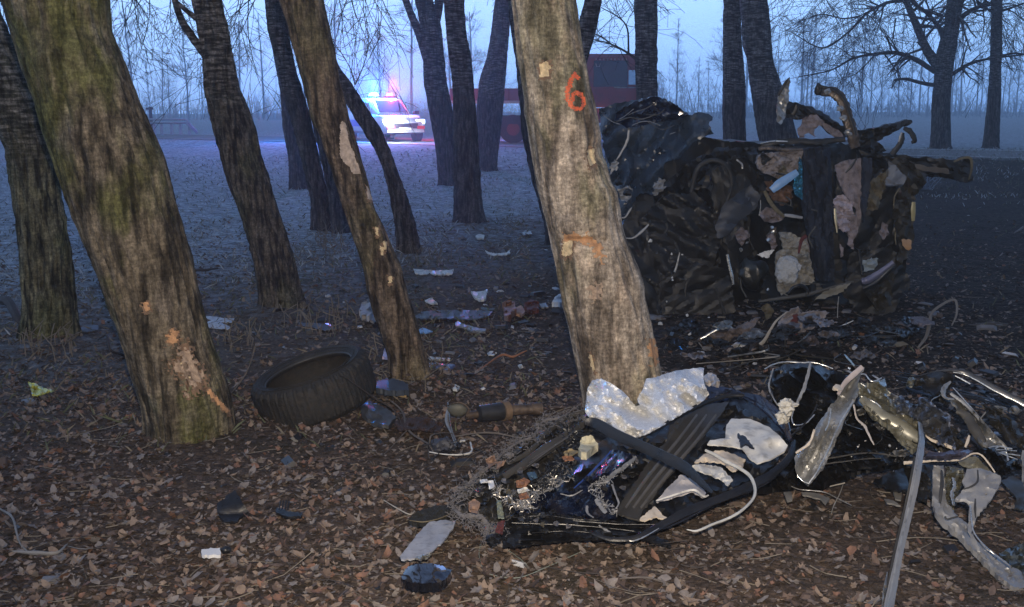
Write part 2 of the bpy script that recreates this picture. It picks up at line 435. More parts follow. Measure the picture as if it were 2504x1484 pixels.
def inpoly(x, y, poly):
    c = False; j = len(poly) - 1
    for i in range(len(poly)):
        xi, yi = poly[i][0], poly[i][1]; xj, yj = poly[j][0], poly[j][1]
        if (yi > y) != (yj > y) and x < (xj - xi) * (y - yi) / (yj - yi + 1e-9) + xi: c = not c
        j = i
    return c
def patch(tr, test, name, m, off=.003, label=None):
    """the front faces of a trunk that pass test(px, py) lifted a little off the bark as a piece of their own"""
    par, o, (V, n, m_, Y) = tr
    idx = {}; vs = []; fs = []
    x = V[:, 0]; y = V[:, 1]; z = V[:, 2] - CAMZ
    f = y * cp - z * sp_; u = y * sp_ + z * cp
    PX = CX + F * x / f; PYY = CY - F * u / f
    Vr = V.reshape(m_, n, 3); cen = Vr.mean(axis=1)
    for i in range(m_ - 1):
        if PYY[i * n] < -30: break
        for k in range(n):
            k2 = (k + 1) % n; q = (i * n + k, i * n + k2, (i + 1) * n + k2, (i + 1) * n + k)
            if V[q[0], 1] > cen[i, 1] + .01: continue
            if test((PX[q[0]] + PX[q[2]]) / 2, (PYY[q[0]] + PYY[q[2]]) / 2):
                w_ = []
                for a in q:
                    if a not in idx:
                        idx[a] = len(vs); c = cen[a // n]; d = V[a] - c; d[2] = 0; d /= np.linalg.norm(d)
                        vs.append(V[a] + d * off)
                    w_.append(idx[a])
                fs.append(tuple(w_))
    if fs:
        return mesh(name, vs, fs, m, par, label=label)
def polytest(poly, jag=5, s=.06):
    def f(x, y):
        return inpoly(x + jag * noise.noise((x * s, y * s, 1)), y + jag * noise.noise((x * s, y * s, 8)), poly)
    return f

bark_moss = bark('mossy_bark', (.056, .046, .032), (.155, .125, .085), (.10, .102, .030), (.25, .205, .16), fs=.55, mossk=.75, lightk=.45)
bark_grey = bark('stripped_grey_bark', (.20, .155, .11), (.42, .345, .26), (.17, .16, .075), (.52, .39, .27), fs=.32, ridge=.45, mossk=.55, lightk=.6)
bark_dark = bark('dark_furrowed_bark', (.030, .025, .021), (.11, .09, .068), (.08, .08, .036), (.20, .175, .155), fs=.9, mossk=.45, lightk=.15, band=.9, bandz=1.7)
bark_olive = bark('olive_furrowed_bark', (.040, .036, .022), (.15, .135, .08), (.115, .12, .042), (.21, .185, .155), fs=.75, mossk=.5, lightk=.15, band=.85, bandz=1.3)
bark_brown = bark('brown_rough_bark', (.05, .038, .028), (.14, .105, .075), (.085, .08, .032), (.20, .155, .115), fs=.7, mossk=.5, lightk=.4)
bark_far = bark('distant_dark_bark', (.026, .022, .023), (.082, .070, .066), (.065, .06, .04), (.21, .195, .19), fs=.8, mossk=.2, lightk=.2, band=.85, bandz=1.9)
wood = mat('bare_pale_wood', (.66, .50, .28), rough=.8, var=.35, vs=50, bump=.5, bs=90)
wood2 = mat('bare_orange_wood', (.50, .27, .13), rough=.85, var=.35, vs=45, bump=.4, bs=90)
wood3 = mat('grazed_tan_wood', (.36, .26, .18), rough=.9, var=.5, vs=45, bump=.4, bs=90)

T10 = trunk('tree', 'broad pale trunk with bark torn off and an orange number 6 sprayed on it', [
    (0, 1252, 1408), (67, 1258, 1418), (140, 1267, 1428), (217, 1279, 1445), (283, 1288, 1458), (377, 1303, 1475), (427, 1311, 1488), (495, 1325, 1511),
    (571, 1345, 1523), (628, 1355, 1547), (711, 1370, 1570), (778, 1384, 1588), (861, 1401, 1605), (908, 1411, 1615), (955, 1421, 1622)], 1035, bark_grey,
    nseg=150, step=2.0, furrow=.008, lump=.06, flare=.06, seed=3, ff=.7,
    gouges=[(1425, 580, 55, 10, .018), (1455, 372, 24, 30, .022), (1405, 350, 18, 40, .010), (1390, 545, 40, 22, -.012), (1440, 700, 14, 70, .014), (1500, 760, 12, 60, .012), (1560, 680, 20, 40, -.012), (1335, 170, 14, 20, .006), (1480, 470, 30, 22, -.012), (1395, 720, 10, 90, .012), (1560, 850, 16, 30, .012), (1330, 300, 20, 40, -.008)])
T2 = trunk('tree', 'thick mossy trunk leaning left, in front of the grove beside the tyre', [
    (-60, -2, 246), (0, 15, 256), (77, 38, 263), (163, 66, 301), (247, 98, 334), (323, 122, 370), (400, 148, 400), (493, 178, 420), (560, 203, 440), (628, 232, 460), (728, 268, 481),
    (815, 300, 504), (871, 320, 522), (921, 335, 540), (988, 359, 560), (1040, 372, 566)], 1088, bark_moss, nseg=150, step=2.0, furrow=.010, lump=.06, flare=.06, seed=11,
    gouges=[(452, 895, 26, 40, .014), (420, 826, 12, 14, .008), (200, 280, 20, 50, .014), (250, 420, 14, 60, .012), (170, 150, 22, 40, -.012), (330, 600, 18, 70, -.010), (300, 330, 20, 30, .010), (390, 700, 14, 60, .010)])
T1 = trunk('tree', 'furrowed dark trunk at the left edge of the picture', [
    (-50, -170, -45), (0, -140, -22), (57, -115, 2), (193, -50, 70), (263, -20, 100), (360, 20, 130), (493, 38, 143), (595, 52, 162), (728, 62, 177), (811, 58, 183)], 845, bark_olive,
    nseg=110, step=2.4, furrow=.018, lump=.05, seed=21)
T3 = trunk('tree', 'dark straight trunk with a side limb forking off to the left near its top', [
    (0, 473, 537), (67, 488, 553), (150, 502, 570), (217, 503, 580), (253, 511, 597), (323, 527, 623), (377, 543, 633), (433, 560, 653), (493, 580, 670), (571, 608, 697), (638, 626, 717), (711, 640, 733), (755, 643, 745)], 768, bark_dark,
    nseg=110, step=2.4, furrow=.017, lump=.07, seed=31)
T5 = trunk('tree', 'slender brown trunk leaning over the tyre with a long bare strip of wood', [
    (0, 683, 787), (57, 703, 800), (110, 717, 812), (200, 743, 828), (287, 763, 850), (333, 783, 866), (400, 808, 886), (493, 838, 910), (581, 868, 946), (648, 891, 975), (748, 911, 1005), (871, 951, 1041), (930, 956, 1056)], 948, bark_brown,
    nseg=110, step=2.2, furrow=.009, lump=.07, flare=.12, seed=41)
def thin(label, rows, front, name='tree', m=None, **k):
    d = dict(nseg=48, step=4, furrow=.018, lump=.09); d.update(k)
    return trunk(name, label, rows, front, m or bark_far, **d)
T4 = thin('dark trunk just left of the slender brown one with twigs across it', [(0, 650, 702), (83, 658, 703), (150, 680, 716), (217, 692, 735), (290, 713, 757), (400, 740, 782), (493, 763, 803), (555, 762, 812)], 568, seed=51)
T4b = thin('bluish trunk half hidden behind the slender brown trunk', [(0, 690, 730), (150, 730, 768), (300, 765, 803), (400, 788, 825), (480, 805, 845), (560, 812, 858)], 572, seed=55)
T4c = thin('thin hazy trunk at the frost line, left of the twiggy dark trunk', [(0, 652, 682), (120, 668, 697), (233, 688, 716), (317, 693, 725), (383, 706, 738), (455, 709, 750)], 465, seed=61)
T6 = thin('leaning trunk lit blue by the police lights', [(0, 748, 787), (62, 757, 797), (118, 770, 809), (158, 782, 822), (213, 818, 862), (250, 846, 886), (320, 888, 931), (367, 918, 952), (417, 940, 968), (493, 958, 997), (561, 970, 1018), (618, 973, 1025)], 630, seed=71)
T7 = thin('many-stemmed trunk in front of the parked vehicles, leftmost stem', [(0, 1015, 1056), (63, 1028, 1078), (127, 1035, 1084), (200, 1037, 1091), (267, 1048, 1106), (353, 1065, 1115), (445, 1073, 1120)], 457, seed=81)
T8 = thin('middle dark trunk before the red truck', [(0, 1086, 1133), (83, 1093, 1138), (143, 1099, 1151), (217, 1110, 1158), (367, 1112, 1168), (493, 1111, 1177), (535, 1111, 1185)], 549, seed=91)
T9 = thin('trunk bending to the right just before the broad numbered trunk', [(0, 1211, 1248), (67, 1205, 1246), (150, 1190, 1238), (200, 1173, 1235), (260, 1166, 1231), (343, 1167, 1221), (405, 1168, 1215)], 420, seed=101)
T10b = thin('added dark trunk standing for the shaded left side of the broad numbered trunk', [(0, 1243, 1300), (83, 1253, 1310), (167, 1264, 1320), (250, 1272, 1330), (333, 1280, 1345), (417, 1298, 1365), (490, 1316, 1385), (571, 1338, 1400)], 600, seed=111)  # extra trunk: its dark bark paints the broad trunk's unlit side
T11 = thin('trunk leaning right behind the sprayed number', [(0, 1433, 1470), (67, 1416, 1458), (120, 1403, 1442), (200, 1380, 1420), (400, 1345, 1390), (560, 1365, 1415)], 575, seed=121)
T12 = thin('upright trunk beside the window of the red cab', [(0, 1554, 1605), (83, 1555, 1605), (140, 1553, 1605), (233, 1558, 1606), (400, 1560, 1612), (480, 1562, 1618)], 500, seed=131)
T13 = thin('straight trunk behind the wreck, left one of the close pair', [(0, 1772, 1809), (100, 1769, 1812), (233, 1769, 1822), (350, 1769, 1823), (440, 1769, 1826)], 470, seed=141)
T14 = thin('wide trunk behind the wreck, right one of the close pair', [(0, 1809, 1874), (67, 1816, 1882), (110, 1817, 1886), (150, 1829, 1890), (183, 1832, 1899), (250, 1842, 1922), (293, 1851, 1937), (347, 1859, 1952), (450, 1880, 1975)], 480, seed=151)
T15 = thin('branching bare tree standing on the bank at the right', [(60, 2312, 2345), (133, 2290, 2335), (160, 2288, 2330), (200, 2285, 2325), (267, 2279, 2322), (360, 2277, 2324)], 367, top=-500, seed=161, furrow=.01, Y=36)
T16 = thin('slim upright trunk on the bank at the right edge', [(0, 2426, 2450), (167, 2422, 2447), (250, 2416, 2446), (360, 2406, 2441)], 370, top=-500, seed=171, Y=36)

# pale bare-wood marks and the sprayed number on the broad trunk
rim = mat('exposed_inner_bark', (.20, .125, .075), rough=.9, var=.4, vs=40, bump=.4, bs=90)
_patch = patch
def patch(tr, test, name, m, off=.003, label=None, grow=0):
    return _patch(tr, test, name, m, off, label)
def scar(tr, poly, jag, m, off=.004, s=.1, k=1.35):
    cx = sum(p[0] for p in poly) / len(poly); cy = sum(p[1] for p in poly) / len(poly)
    big = [(cx + (a - cx) * k + 1, cy + (b_ - cy) * k + 2) for a, b_ in poly]
    _patch(tr, polytest(big, jag * 1.6 + 2, s * 1.3), 'torn_bark_rim', rim, off * .5)
    _patch(tr, polytest(poly, jag, s), 'bare_wood_patch', m, off)
def ln(pts, r, amp=.35):
    def f(x, y):
        best = 9e9
        for (a, b_), (c, d) in zip(pts[:-1], pts[1:]):
            dx, dy = c - a, d - b_; t_ = max(0, min(1, ((x - a) * dx + (y - b_) * dy) / (dx * dx + dy * dy + 1e-9)))
            best = min(best, math.hypot(x - a - t_ * dx, y - b_ - t_ * dy))
        return best < r * (1 + amp * noise.noise((x * .13, y * .13, 4)) + amp * .6 * noise.noise((x * .4, y * .4, 2)))
    return f
six = [(1411, 190), (1404, 182), (1396, 196), (1390, 212), (1386, 230), (1389, 246), (1397, 259), (1407, 266), (1419, 264), (1426, 254), (1425, 240), (1418, 230), (1408, 227), (1401, 233), (1399, 245)]
spray = mat('orange_spray_paint', (.70, .13, .04), rough=.6, var=.25, vs=60, emit=None)
_six = ln(six, 5.3, .5)
patch(T10, lambda x, y: _six(x, y) and noise.noise((x * .45, y * .3, 3)) > -.42, 'painted_number', spray, .0045, label='orange sprayed number 6')
for poly in ([(1321, 155), (1341, 151), (1346, 168), (1340, 186), (1322, 190), (1320, 170)], [(1437, 366), (1452, 362), (1452, 400), (1440, 405), (1435, 385)], [(1378, 591), (1400, 588), (1400, 618), (1385, 628), (1374, 620)]):
    scar(T10, poly, 5, wood)
patch(T10, polytest([(1580, 830), (1602, 825), (1608, 880), (1600, 905), (1588, 870)], 14, .1), 'splintered_patch', wood2, .003)
patch(T10, polytest([(1376, 570), (1445, 575), (1470, 600), (1478, 640), (1466, 640), (1450, 606), (1420, 592), (1378, 588)], 16, .1), 'splintered_patch', wood2, .003)
patch(T10, polytest([(1440, 700), (1470, 690), (1474, 730), (1450, 742)], 16, .1), 'splintered_patch', wood3, .003)
scar(T10, [(1440, 865), (1448, 868), (1456, 905), (1450, 908)], 2, wood)
scar(T2, [(348, 740), (362, 738), (368, 756), (356, 764)], 6, wood2)
scar(T2, [(408, 815), (430, 806), (436, 826), (418, 842), (410, 835)], 10, wood2)
scar(T2, [(440, 848), (462, 850), (470, 880), (488, 905), (500, 930), (486, 935), (468, 950), (455, 925), (424, 900), (422, 880), (446, 886)], 17, wood3)
scar(T2, [(440, 880), (455, 885), (470, 930), (462, 942), (448, 905)], 9, wood)
scar(T2, [(448, 955), (462, 965), (465, 975), (455, 972)], 5, wood3)
scar(T2, [(505, 958), (512, 950), (560, 1005), (552, 1010)], 3, wood2)
patch(T5, polytest([(834, 292), (842, 300), (852, 340), (868, 385), (881, 424), (865, 424), (846, 402), (832, 380), (830, 330)], 4), 'bare_wood_patch', mat('bare_pinkish_wood', (.44, .35, .28), rough=.85, var=.4, vs=38, bump=.5, bs=60), .004)
scar(T5, [(893, 452), (899, 460), (909, 488), (898, 487)], 2, MATS['bare_pinkish_wood'])
for (a, b_) in ((940, 600), (934, 612), (953, 684), (921, 565)):
    scar(T5, [(a - 5, b_ - 10), (a + 5, b_ - 8), (a + 4, b_ + 11), (a - 3, b_ + 9)], 4, wood)

# ------------------------------------------------------------------ limbs and twigs
twig_m = mat('twig_bark', (.035, .030, .030), rough=.9, var=.3, vs=8)
def grow(mb, p, d, ln_, r, lv, n=4, droop=.0, spread=.7, rmin=.0035, wob=.25):
    k = 4 if lv > 0 else 3
    pts = [p]; rr = [r]
    for i in range(k):
        d = (d + Vector((random.gauss(0, wob), random.gauss(0, wob), random.gauss(0, wob) - droop)) * .55).normalized()
        p = p + d * ln_ / k; pts.append(p); rr.append(max(rmin, r * (1 - .62 * (i + 1) / k)))
    mb.tube(pts, rr, n=3 if r < .02 else 5, cap=False)
    if lv > 0:
        for j in range(n):
            i = random.randint(1, k); q = pts[i]
            dd = (d + Vector((random.gauss(0, spread), random.gauss(0, spread), random.gauss(0, spread * .8)))).normalized()
            grow(mb, q, dd, ln_ * random.uniform(.5, .8), max(rmin, rr[i] * .6), lv - 1, n, droop, spread, rmin, wob)
def limb(tr, pts, w, lv=0, per=0, tl=1.0, name='branch', Y=None, droop=.05, m=None, rt=None, nn=3, off=.0):
    par, _, (_, _, _, Y0) = tr; Y = Y or Y0
    p3 = crom([W(a, b_, Y + off * i) for i, (a, b_) in enumerate(pts)], 5); n = len(p3)
    w0, w1 = w; sc_ = Y / F / 2
    rr = [(w0 + (w1 - w0) * i / (n - 1)) * sc_ for i in range(n)]
    mb = MB(); mb.tube(p3, rr, n=8, jit=.08)
    for _ in range(per):
        i = random.randint(n // 5, n - 1); t_ = (p3[min(i + 1, n - 1)] - p3[i - 1]).normalized()
        d = (t_ * .6 + Vector((random.gauss(0, .7), random.gauss(0, .6), random.gauss(0, .6)))).normalized()
        grow(mb, p3[i], d, tl * random.uniform(.5, 1.2), min(rr[i] * .55, .05), lv, nn, droop)
    return mb.build(name, m or twig_m, par)
limb(T3, [(420, -30), (440, 40), (470, 90), (500, 130), (515, 160)], (14, 26), m=bark_far)
limb(T3, [(433, 5), (455, 25), (480, 45)], (9, 14), m=bark_far)
limb(T7, [(985, -20), (1003, 30), (1022, 75), (1038, 120), (1050, 160)], (15, 26), m=bark_far)
limb(T7, [(1078, -30), (1073, 10), (1065, 55), (1062, 80)], (22, 22), m=bark_far)
limb(T12, [(1556, 145), (1530, 126), (1490, 106), (1447, 96)], (7, 2), 1, 14, .7, droop=0)
limb(T12, [(1537, 130), (1534, 70), (1512, 42), (1470, 18)], (5, 2), 1, 12, .7, droop=0)
limb(T12, [(1500, 112), (1470, 90), (1440, 78)], (4, 1.5), 1, 6, .5, droop=0)
# the branching tree on the bank
limb(T15, [(2322, 90), (2325, 30), (2328, -40), (2326, -140), (2330, -240)], (27, 14), 2, 16, 2.2, m=bark_far)
limb(T15, [(2297, 165), (2268, 125), (2250, 85), (2232, 40), (2215, 0), (2190, -60), (2170, -130)], (26, 8), 2, 18, 1.6, m=bark_far)
limb(T15, [(2310, 125), (2300, 75), (2270, 35), (2235, 8), (2200, -30), (2180, -80)], (13, 5), 2, 14, 1.5)
limb(T15, [(2286, 175), (2240, 146), (2190, 129), (2140, 132), (2085, 143), (2030, 172), (1952, 188)], (13, 2), 3, 26, 1.0, droop=.04)
limb(T15, [(2205, 2), (2169, 7), (2119, 33), (2069, 83), (2009, 117), (1935, 78)], (9, 2), 3, 30, 1.1, droop=.06)
limb(T15, [(2140, 132), (2120, 155), (2090, 182), (2060, 190)], (4, 1.5), 2, 12, .9, droop=.1)
limb(T15, [(2190, 45), (2182, 100), (2170, 130)], (4, 1.5), 2, 9, .8, droop=.1)
limb(T15, [(2284, 208), (2250, 202), (2215, 193), (2186, 196)], (10, 6), 0, 5, .3)
limb(T15, [(2326, 183), (2369, 157), (2422, 143), (2510, 133)], (10, 3), 2, 14, 1.0)
limb(T15, [(2335, 52), (2379, 23), (2419, 8), (2490, -20)], (14, 4), 3, 18, 1.3)
limb(T15, [(2260, 110), (2262, 70), (2280, 50), (2300, 55)], (4, 2), 2, 8, .8)
limb(T15, [(2100, 40), (2060, 45), (2010, 35), (1960, 50)], (4, 2), 3, 16, .9)
limb(T16, [(2440, 30), (2470, 20), (2503, 8), (2560, -10)], (7, 3), 3, 14, 1.2)
limb(T16, [(2440, 140), (2480, 130), (2540, 138)], (6, 3), 2, 10, 1.0)
limb(T16, [(2438, 40), (2400, 10), (2360, -30)], (6, 2), 2, 12, 1.0)
# overhanging twigs that enter from above, on the limbs of the trees they belong to
def canopy(tr, x0, x1, top, dens, Y, ln_=.9, w=3, lv=2, droop=.12, dy=-60):
    par = tr[0]; mb = MB(); random.seed(int(x0 * 7 + Y))
    stem = crom([tr[0].location + Vector((0, 0, 5.6)), W((x0 + x1) / 2, -330, Y), W((x0 + x1) / 2, dy, Y)], 5)
    mb.tube(stem, [.05 * (1 - i / len(stem)) + .01 for i in range(len(stem))], n=6, cap=False)
    for _ in range(dens):
        px = random.uniform(x0, x1); p = W(px, random.uniform(dy - 40, dy + 60) + top, Y + random.uniform(-1, 1))
        mb.tube([stem[-2], (stem[-2] + p) / 2 + Vector((0, 0, .15)), p], [.012, .008, .006], n=3, cap=False)
        grow(mb, p, Vector((random.gauss(0, .7), random.gauss(0, .3), -.8)).normalized(), ln_ * random.uniform(.6, 1.3), .008, lv, 4, droop, .7, rmin=.0024 * Y / 12, wob=.16)
    return mb.build('branch', twig_m, par)
canopy(T2, 262, 340, 0, 6, 14, .75)
canopy(T3, 300, 440, -10, 7, 15, .8)
canopy(T3, 545, 660, 0, 10, 14, .9)
canopy(T5, 800, 900, 0, 9, 15, 1.0)
canopy(T6, 860, 1000, -20, 7, 16, .8)
canopy(T1, -20, 30, 10, 5, 14, .8)
canopy(T9, 1140, 1200, -40, 4, 22, .9)
canopy(T11, 1440, 1530, -30, 4, 20, .9)
canopy(T16, 2350, 2503, -30, 14, 36, 2.2)
canopy(T15, 1960, 2260, -40, 22, 36, 2.2)
limb(T6, [(868, 208), (885, 170), (895, 140), (903, 105)], (3, 1.5), 1, 5, .5, droop=-.1)
limb(T6, [(868, 208), (858, 170), (835, 130)], (3, 1.5), 1, 5, .5, droop=-.1)

# ------------------------------------------------------------------ the far rows of bare trees
far_m = mat('rimed_hazed_bark', (.24, .29, .37), rough=.95, var=.2, vs=1)  # rime, paled further so the colour also carries the fading by haze
protos = []
for k in range(7):
    random.seed(100 + k); mb = MB(); h = random.uniform(11, 17); r0 = random.uniform(.10, .2)
    lean = random.uniform(-.05, .05); fork = random.random() < .6
    pts = [Vector((lean * z * z / h + .15 * noise.noise((z * .4, k, 0)), .1 * noise.noise((z * .4, 5, k)), z)) for z in np.linspace(-.2, h, 12)]
    mb.tube(pts, [r0 * (1 - .8 * i / 11) + .02 for i in range(12)], n=6, cap=False)
    tr_v = len(mb.v), len(mb.f)
    cm = MB()
    for j in range(26 if fork else 34):
        z = random.uniform(h * (.25 if k % 2 else .4), h * .98); i = min(11, int((z + .2) / h * 11)); p = pts[i]
        d = Vector((random.gauss(0, 1), random.gauss(0, 1), random.uniform(.3, 1.3))).normalized()
        grow(cm, p, d, random.uniform(1.2, 3.0) * (1.3 - z / h), .045 * (1.3 - z / h), 2, 4, -.05, .6, rmin=.013)
    protos.append((mb, cm))
rowrand = random.Random(5)
spots = []
for px in np.arange(-60, 480, 38): spots.append((px + rowrand.uniform(-18, 18), rowrand.uniform(120, 150)))
for px in np.arange(480, 1460, 40): spots.append((px + rowrand.uniform(-18, 18), rowrand.uniform(125, 160)))
for px in np.arange(1600, 2000, 34): spots.append((px + rowrand.uniform(-18, 18), rowrand.uniform(135, 170)))
for px in np.arange(1960, 2560, 22): spots.append((px + rowrand.uniform(-13, 13), rowrand.uniform(140, 190)))
made = []
def cp_tree(src, loc, sc_, rz, label, group):
    r = src.copy(); C.objects.link(r); r.location = loc; r.scale = (sc_,) * 3; r.rotation_euler = (0, 0, rz); r['label'] = label; r['group'] = group
    for c in src.children:
        q = c.copy(); C.objects.link(q); q.parent = r
    return r
for i, (px, Y) in enumerate(spots):
    g = W(px, 300, Y); loc = Vector((g.x, Y, H(g.x, Y) - .05)); k = rowrand.randrange(7)
    sc_ = rowrand.choice([.45, .6, .8, 1.05, .5]) * rowrand.uniform(.85, 1.1) if px < 1960 else rowrand.uniform(.45, .95)
    rightside = px > 1480
    lab = 'bare tree fading into blue haze along the edge of the frosty field' if rightside else 'bare tree fading into pale haze beyond the road'
    grp = 'bare trees lining the far side of the field' if rightside else 'bare trees in the mist beyond the road'
    if len(made) <= k or made[k] is None:
        while len(made) <= k: made.append(None)
        th = thing('bare_tree', lab, 'tree', (0, 0, 0), grp)
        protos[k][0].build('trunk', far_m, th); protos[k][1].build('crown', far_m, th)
        th.location = loc; th.scale = (sc_,) * 3; th.rotation_euler = (0, 0, rowrand.uniform(0, 6)); made[k] = th
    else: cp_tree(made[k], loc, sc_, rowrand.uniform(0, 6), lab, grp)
# low scrub under the far row
random.seed(77); mb = MB()
for i in range(3400):
    px = random.uniform(-200, 2700); Y = random.uniform(130, 185); g = W(px, 300, Y); z = H(g.x, Y)
    hgt = (abs(random.gauss(0, 1)) * 1.5 + .7) * (.45 + 1.5 * max(0, noise.noise((g.x * .06, Y * .02, 3)) + .35)); a = random.gauss(0, .35)
    p = Vector((g.x, Y, z)); q = p + Vector((math.sin(a) * hgt * .6, 0, hgt * .7)); e_ = q + Vector((math.sin(a * 2) * hgt * .4, 0, hgt * .5))
    mb.tube([p, q, e_], [.035, .022, .01], n=3, cap=False)
    for _ in range(4):
        mb.tube([q, q + Vector((random.gauss(0, .5), random.gauss(0, .3), random.uniform(.1, .8)))], [.015, .01], n=3, cap=False)
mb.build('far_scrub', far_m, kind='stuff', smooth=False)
# ------------------------------------------------------------------ crumpled sheets and bent bars
def fold(x, y, sc_, ang, st, sd):
    ca, sa = math.cos(ang), math.sin(ang); u = (x * ca + y * sa) / sc_ / st; v = (-x * sa + y * ca) / sc_
    a = 1 - 2 * abs(noise.noise((u, v, sd))); b = 1 - 2 * abs(noise.noise((u * 2.3, v * 2.3, sd + 5))); c = noise.noise((u * 5.5, v * 5.5, sd + 9))
    return a * .6 + b * .3 + c * .12
SEED = [0]
def sheet(name, pts, parent, m, Y=None, z=None, amp=.05, sc=70, ang=0., st=1.6, sp=9, thick=.006, jag=2.0, dy=0, dx=0, label=None, cat=None, holes=(), smooth=True, curl=0, loc=None, group=None, sharp=28, kind=None, rj=0.):
    """a torn sheet with the given outline, lying at depth Y (or at height z above ground), folded by amp metres, with real thickness"""
    SEED[0] += 1.37; sd = SEED[0]
    q3 = [p[2] if len(p) > 2 else None for p in pts]; has = all(x is not None for x in q3)
    P2 = [(p[0], p[1]) for p in pts]
    bd = []
    for i in range(len(P2)):
        a, b = P2[i], P2[(i + 1) % len(P2)]; n = max(1, int(math.dist(a, b) / sp))
        for j in range(n):
            t = j / n; x = a[0] + (b[0] - a[0]) * t; y = a[1] + (b[1] - a[1]) * t
            if j: x += random.uniform(-jag, jag); y += random.uniform(-jag, jag)
            bd.append((x, y))
    xs = [p[0] for p in bd]; ys_ = [p[1] for p in bd]; cx, cy = sum(xs) / len(xs), sum(ys_) / len(ys_)
    vs = [Vector(p) for p in bd]; nb = len(vs)
    gy_ = min(ys_) + sp * .5
    while gy_ < max(ys_):
        gx_ = min(xs) + sp * .5
        while gx_ < max(xs):
            x = gx_ + random.uniform(-.3, .3) * sp; y = gy_ + random.uniform(-.3, .3) * sp
            if inpoly(x, y, bd) and not any(math.hypot(x - h[0], y - h[1]) < h[2] for h in holes): vs.append(Vector((x, y)))
            gx_ += sp
        gy_ += sp
    edges = [(i, (i + 1) % nb) for i in range(nb)]
    for h in holes:
        b0 = len(vs); k = 8
        for j in range(k): vs.append(Vector((h[0] + h[2] * math.cos(j * 2 * math.pi / k), h[1] + h[2] * math.sin(j * 2 * math.pi / k))))
        edges += [(b0 + j, b0 + (j + 1) % k) for j in range(k)]
    v2, _, f2, _, _, _ = delaunay_2d_cdt(vs, edges, [], 1, 1e-4)
    f2 = [f for f in f2 if not any(math.hypot(sum(v2[i].x for i in f) / len(f) - h[0], sum(v2[i].y for i in f) / len(f) - h[1]) < h[2] * .8 for h in holes)]
    V = []; zm = Y is None and z is not None
    for p in v2:
        x, y = p.x, p.y; d = amp * fold(x, y, sc, ang, st, sd)
        if has:
            wt = [1 / (1 + (x - a[0]) ** 2 + (y - a[1]) ** 2) for a in P2]; q = sum(w_ * b for w_, b in zip(wt, q3)) / sum(wt)
        else: q = z if zm else Y
        if callable(q): q = q(x, y)
        q += dy * (y - cy) + dx * (x - cx) + (random.uniform(-rj, rj) if rj else 0)
        if zm: V.append(G(x, y, q + d))
        else: V.append(W(x, y, q + d))
    n = len(V)
    back = [v + (Vector((0, 0, -thick)) if zm else Vector((0, thick, 0))) for v in V]
    cnt = {}
    for f in f2:
        for i in range(len(f)):
            e_ = (f[i], f[(i + 1) % len(f)]); cnt[e_] = 1
    walls = [(a, b) for (a, b) in cnt if (b, a) not in cnt]
    # CDT output is counter-clockwise with y down: flip so that the front faces the camera
    Fc = [tuple(reversed(f)) for f in f2] + [tuple(i + n for i in f) for f in f2] + [(a, b, b + n, a + n) for a, b in walls]
    allv = V + back
    if parent is None and loc is None:
        c = sum(V, Vector()) / n; loc = (c.x, c.y, min(v.z for v in V))
    return mesh(name, allv, Fc, m, parent, smooth=smooth, sharp=sharp, loc=loc, label=label, cat=cat, group=group, kind=kind)
def bar(name, pts, w_, parent, m, Y=None, z=None, n=8, flat=.5, sq=True, jit=.05, label=None, cat=None, k=6, wob=0, group=None):
    """pts (px, py[, depth or height]); w_ in px, one value or one per point"""
    p3 = []
    for p in pts:
        q = p[2] if len(p) > 2 else (Y if Y is not None else z)
        p3.append(W(p[0], p[1], q) if Y is not None else G(p[0], p[1], q))
    ws = list(w_) if hasattr(w_, '__len__') else [w_] * len(p3)
    rr = [w * p.y / F / 2 * 1.02 for w, p in zip(ws, p3)]
    pp = crom(p3, k) if len(p3) > 2 else [p3[0].lerp(p3[1], i / 5) for i in range(6)]
    ri = np.interp(np.linspace(0, len(rr) - 1, len(pp)), range(len(rr)), rr)
    if wob: pp = [p + Vector([noise.noise((p * 6)[:]) * wob, noise.noise((p * 6 + Vector((7, 7, 7)))[:]) * wob, noise.noise((p * 7 - Vector((7, 0, 7)))[:]) * wob]) for p in pp]
    mb = MB(); mb.tube(pp, list(ri), n=n, flat=flat, sq=sq, jit=jit, nrm=(0, -1, .2))
    loc = None
    if parent is None: loc = p3[0]
    return mb.build(name, m, parent, sharp=40, label=label, cat=cat, loc=loc, group=group)
def lump(name, px, py, rx, ry, parent, m, Y=None, z=None, rough=.35, label=None, cat=None, sub=3, deep=.8, fine=.15, sd=None, group=None):
    import bmesh
    bm = bmesh.new(); bmesh.ops.create_icosphere(bm, subdivisions=sub, radius=1)
    c = W(px, py, Y) if Y is not None else G(px, py, z); s = c.y / F; sd = sd if sd is not None else px * .37
    V = []
    for v in bm.verts:
        p = v.co; d = 1 + rough * noise.noise((p.x * 1.3 + sd, p.y * 1.3, p.z * 1.3)) + fine * noise.noise((p.x * 5, p.y * 5 + sd, p.z * 5))
        V.append((c.x + p.x * d * rx * s, c.y + p.y * d * deep * min(rx, ry * 2) * s, c.z + p.z * d * ry * s))
    Fc = [tuple(v.index for v in f.verts) for f in bm.faces]; bm.free()
    return mesh(name, V, Fc, m, parent, sharp=35, loc=None if parent is not None else (c.x, c.y, c.z - ry * s), label=label, cat=cat, group=group)
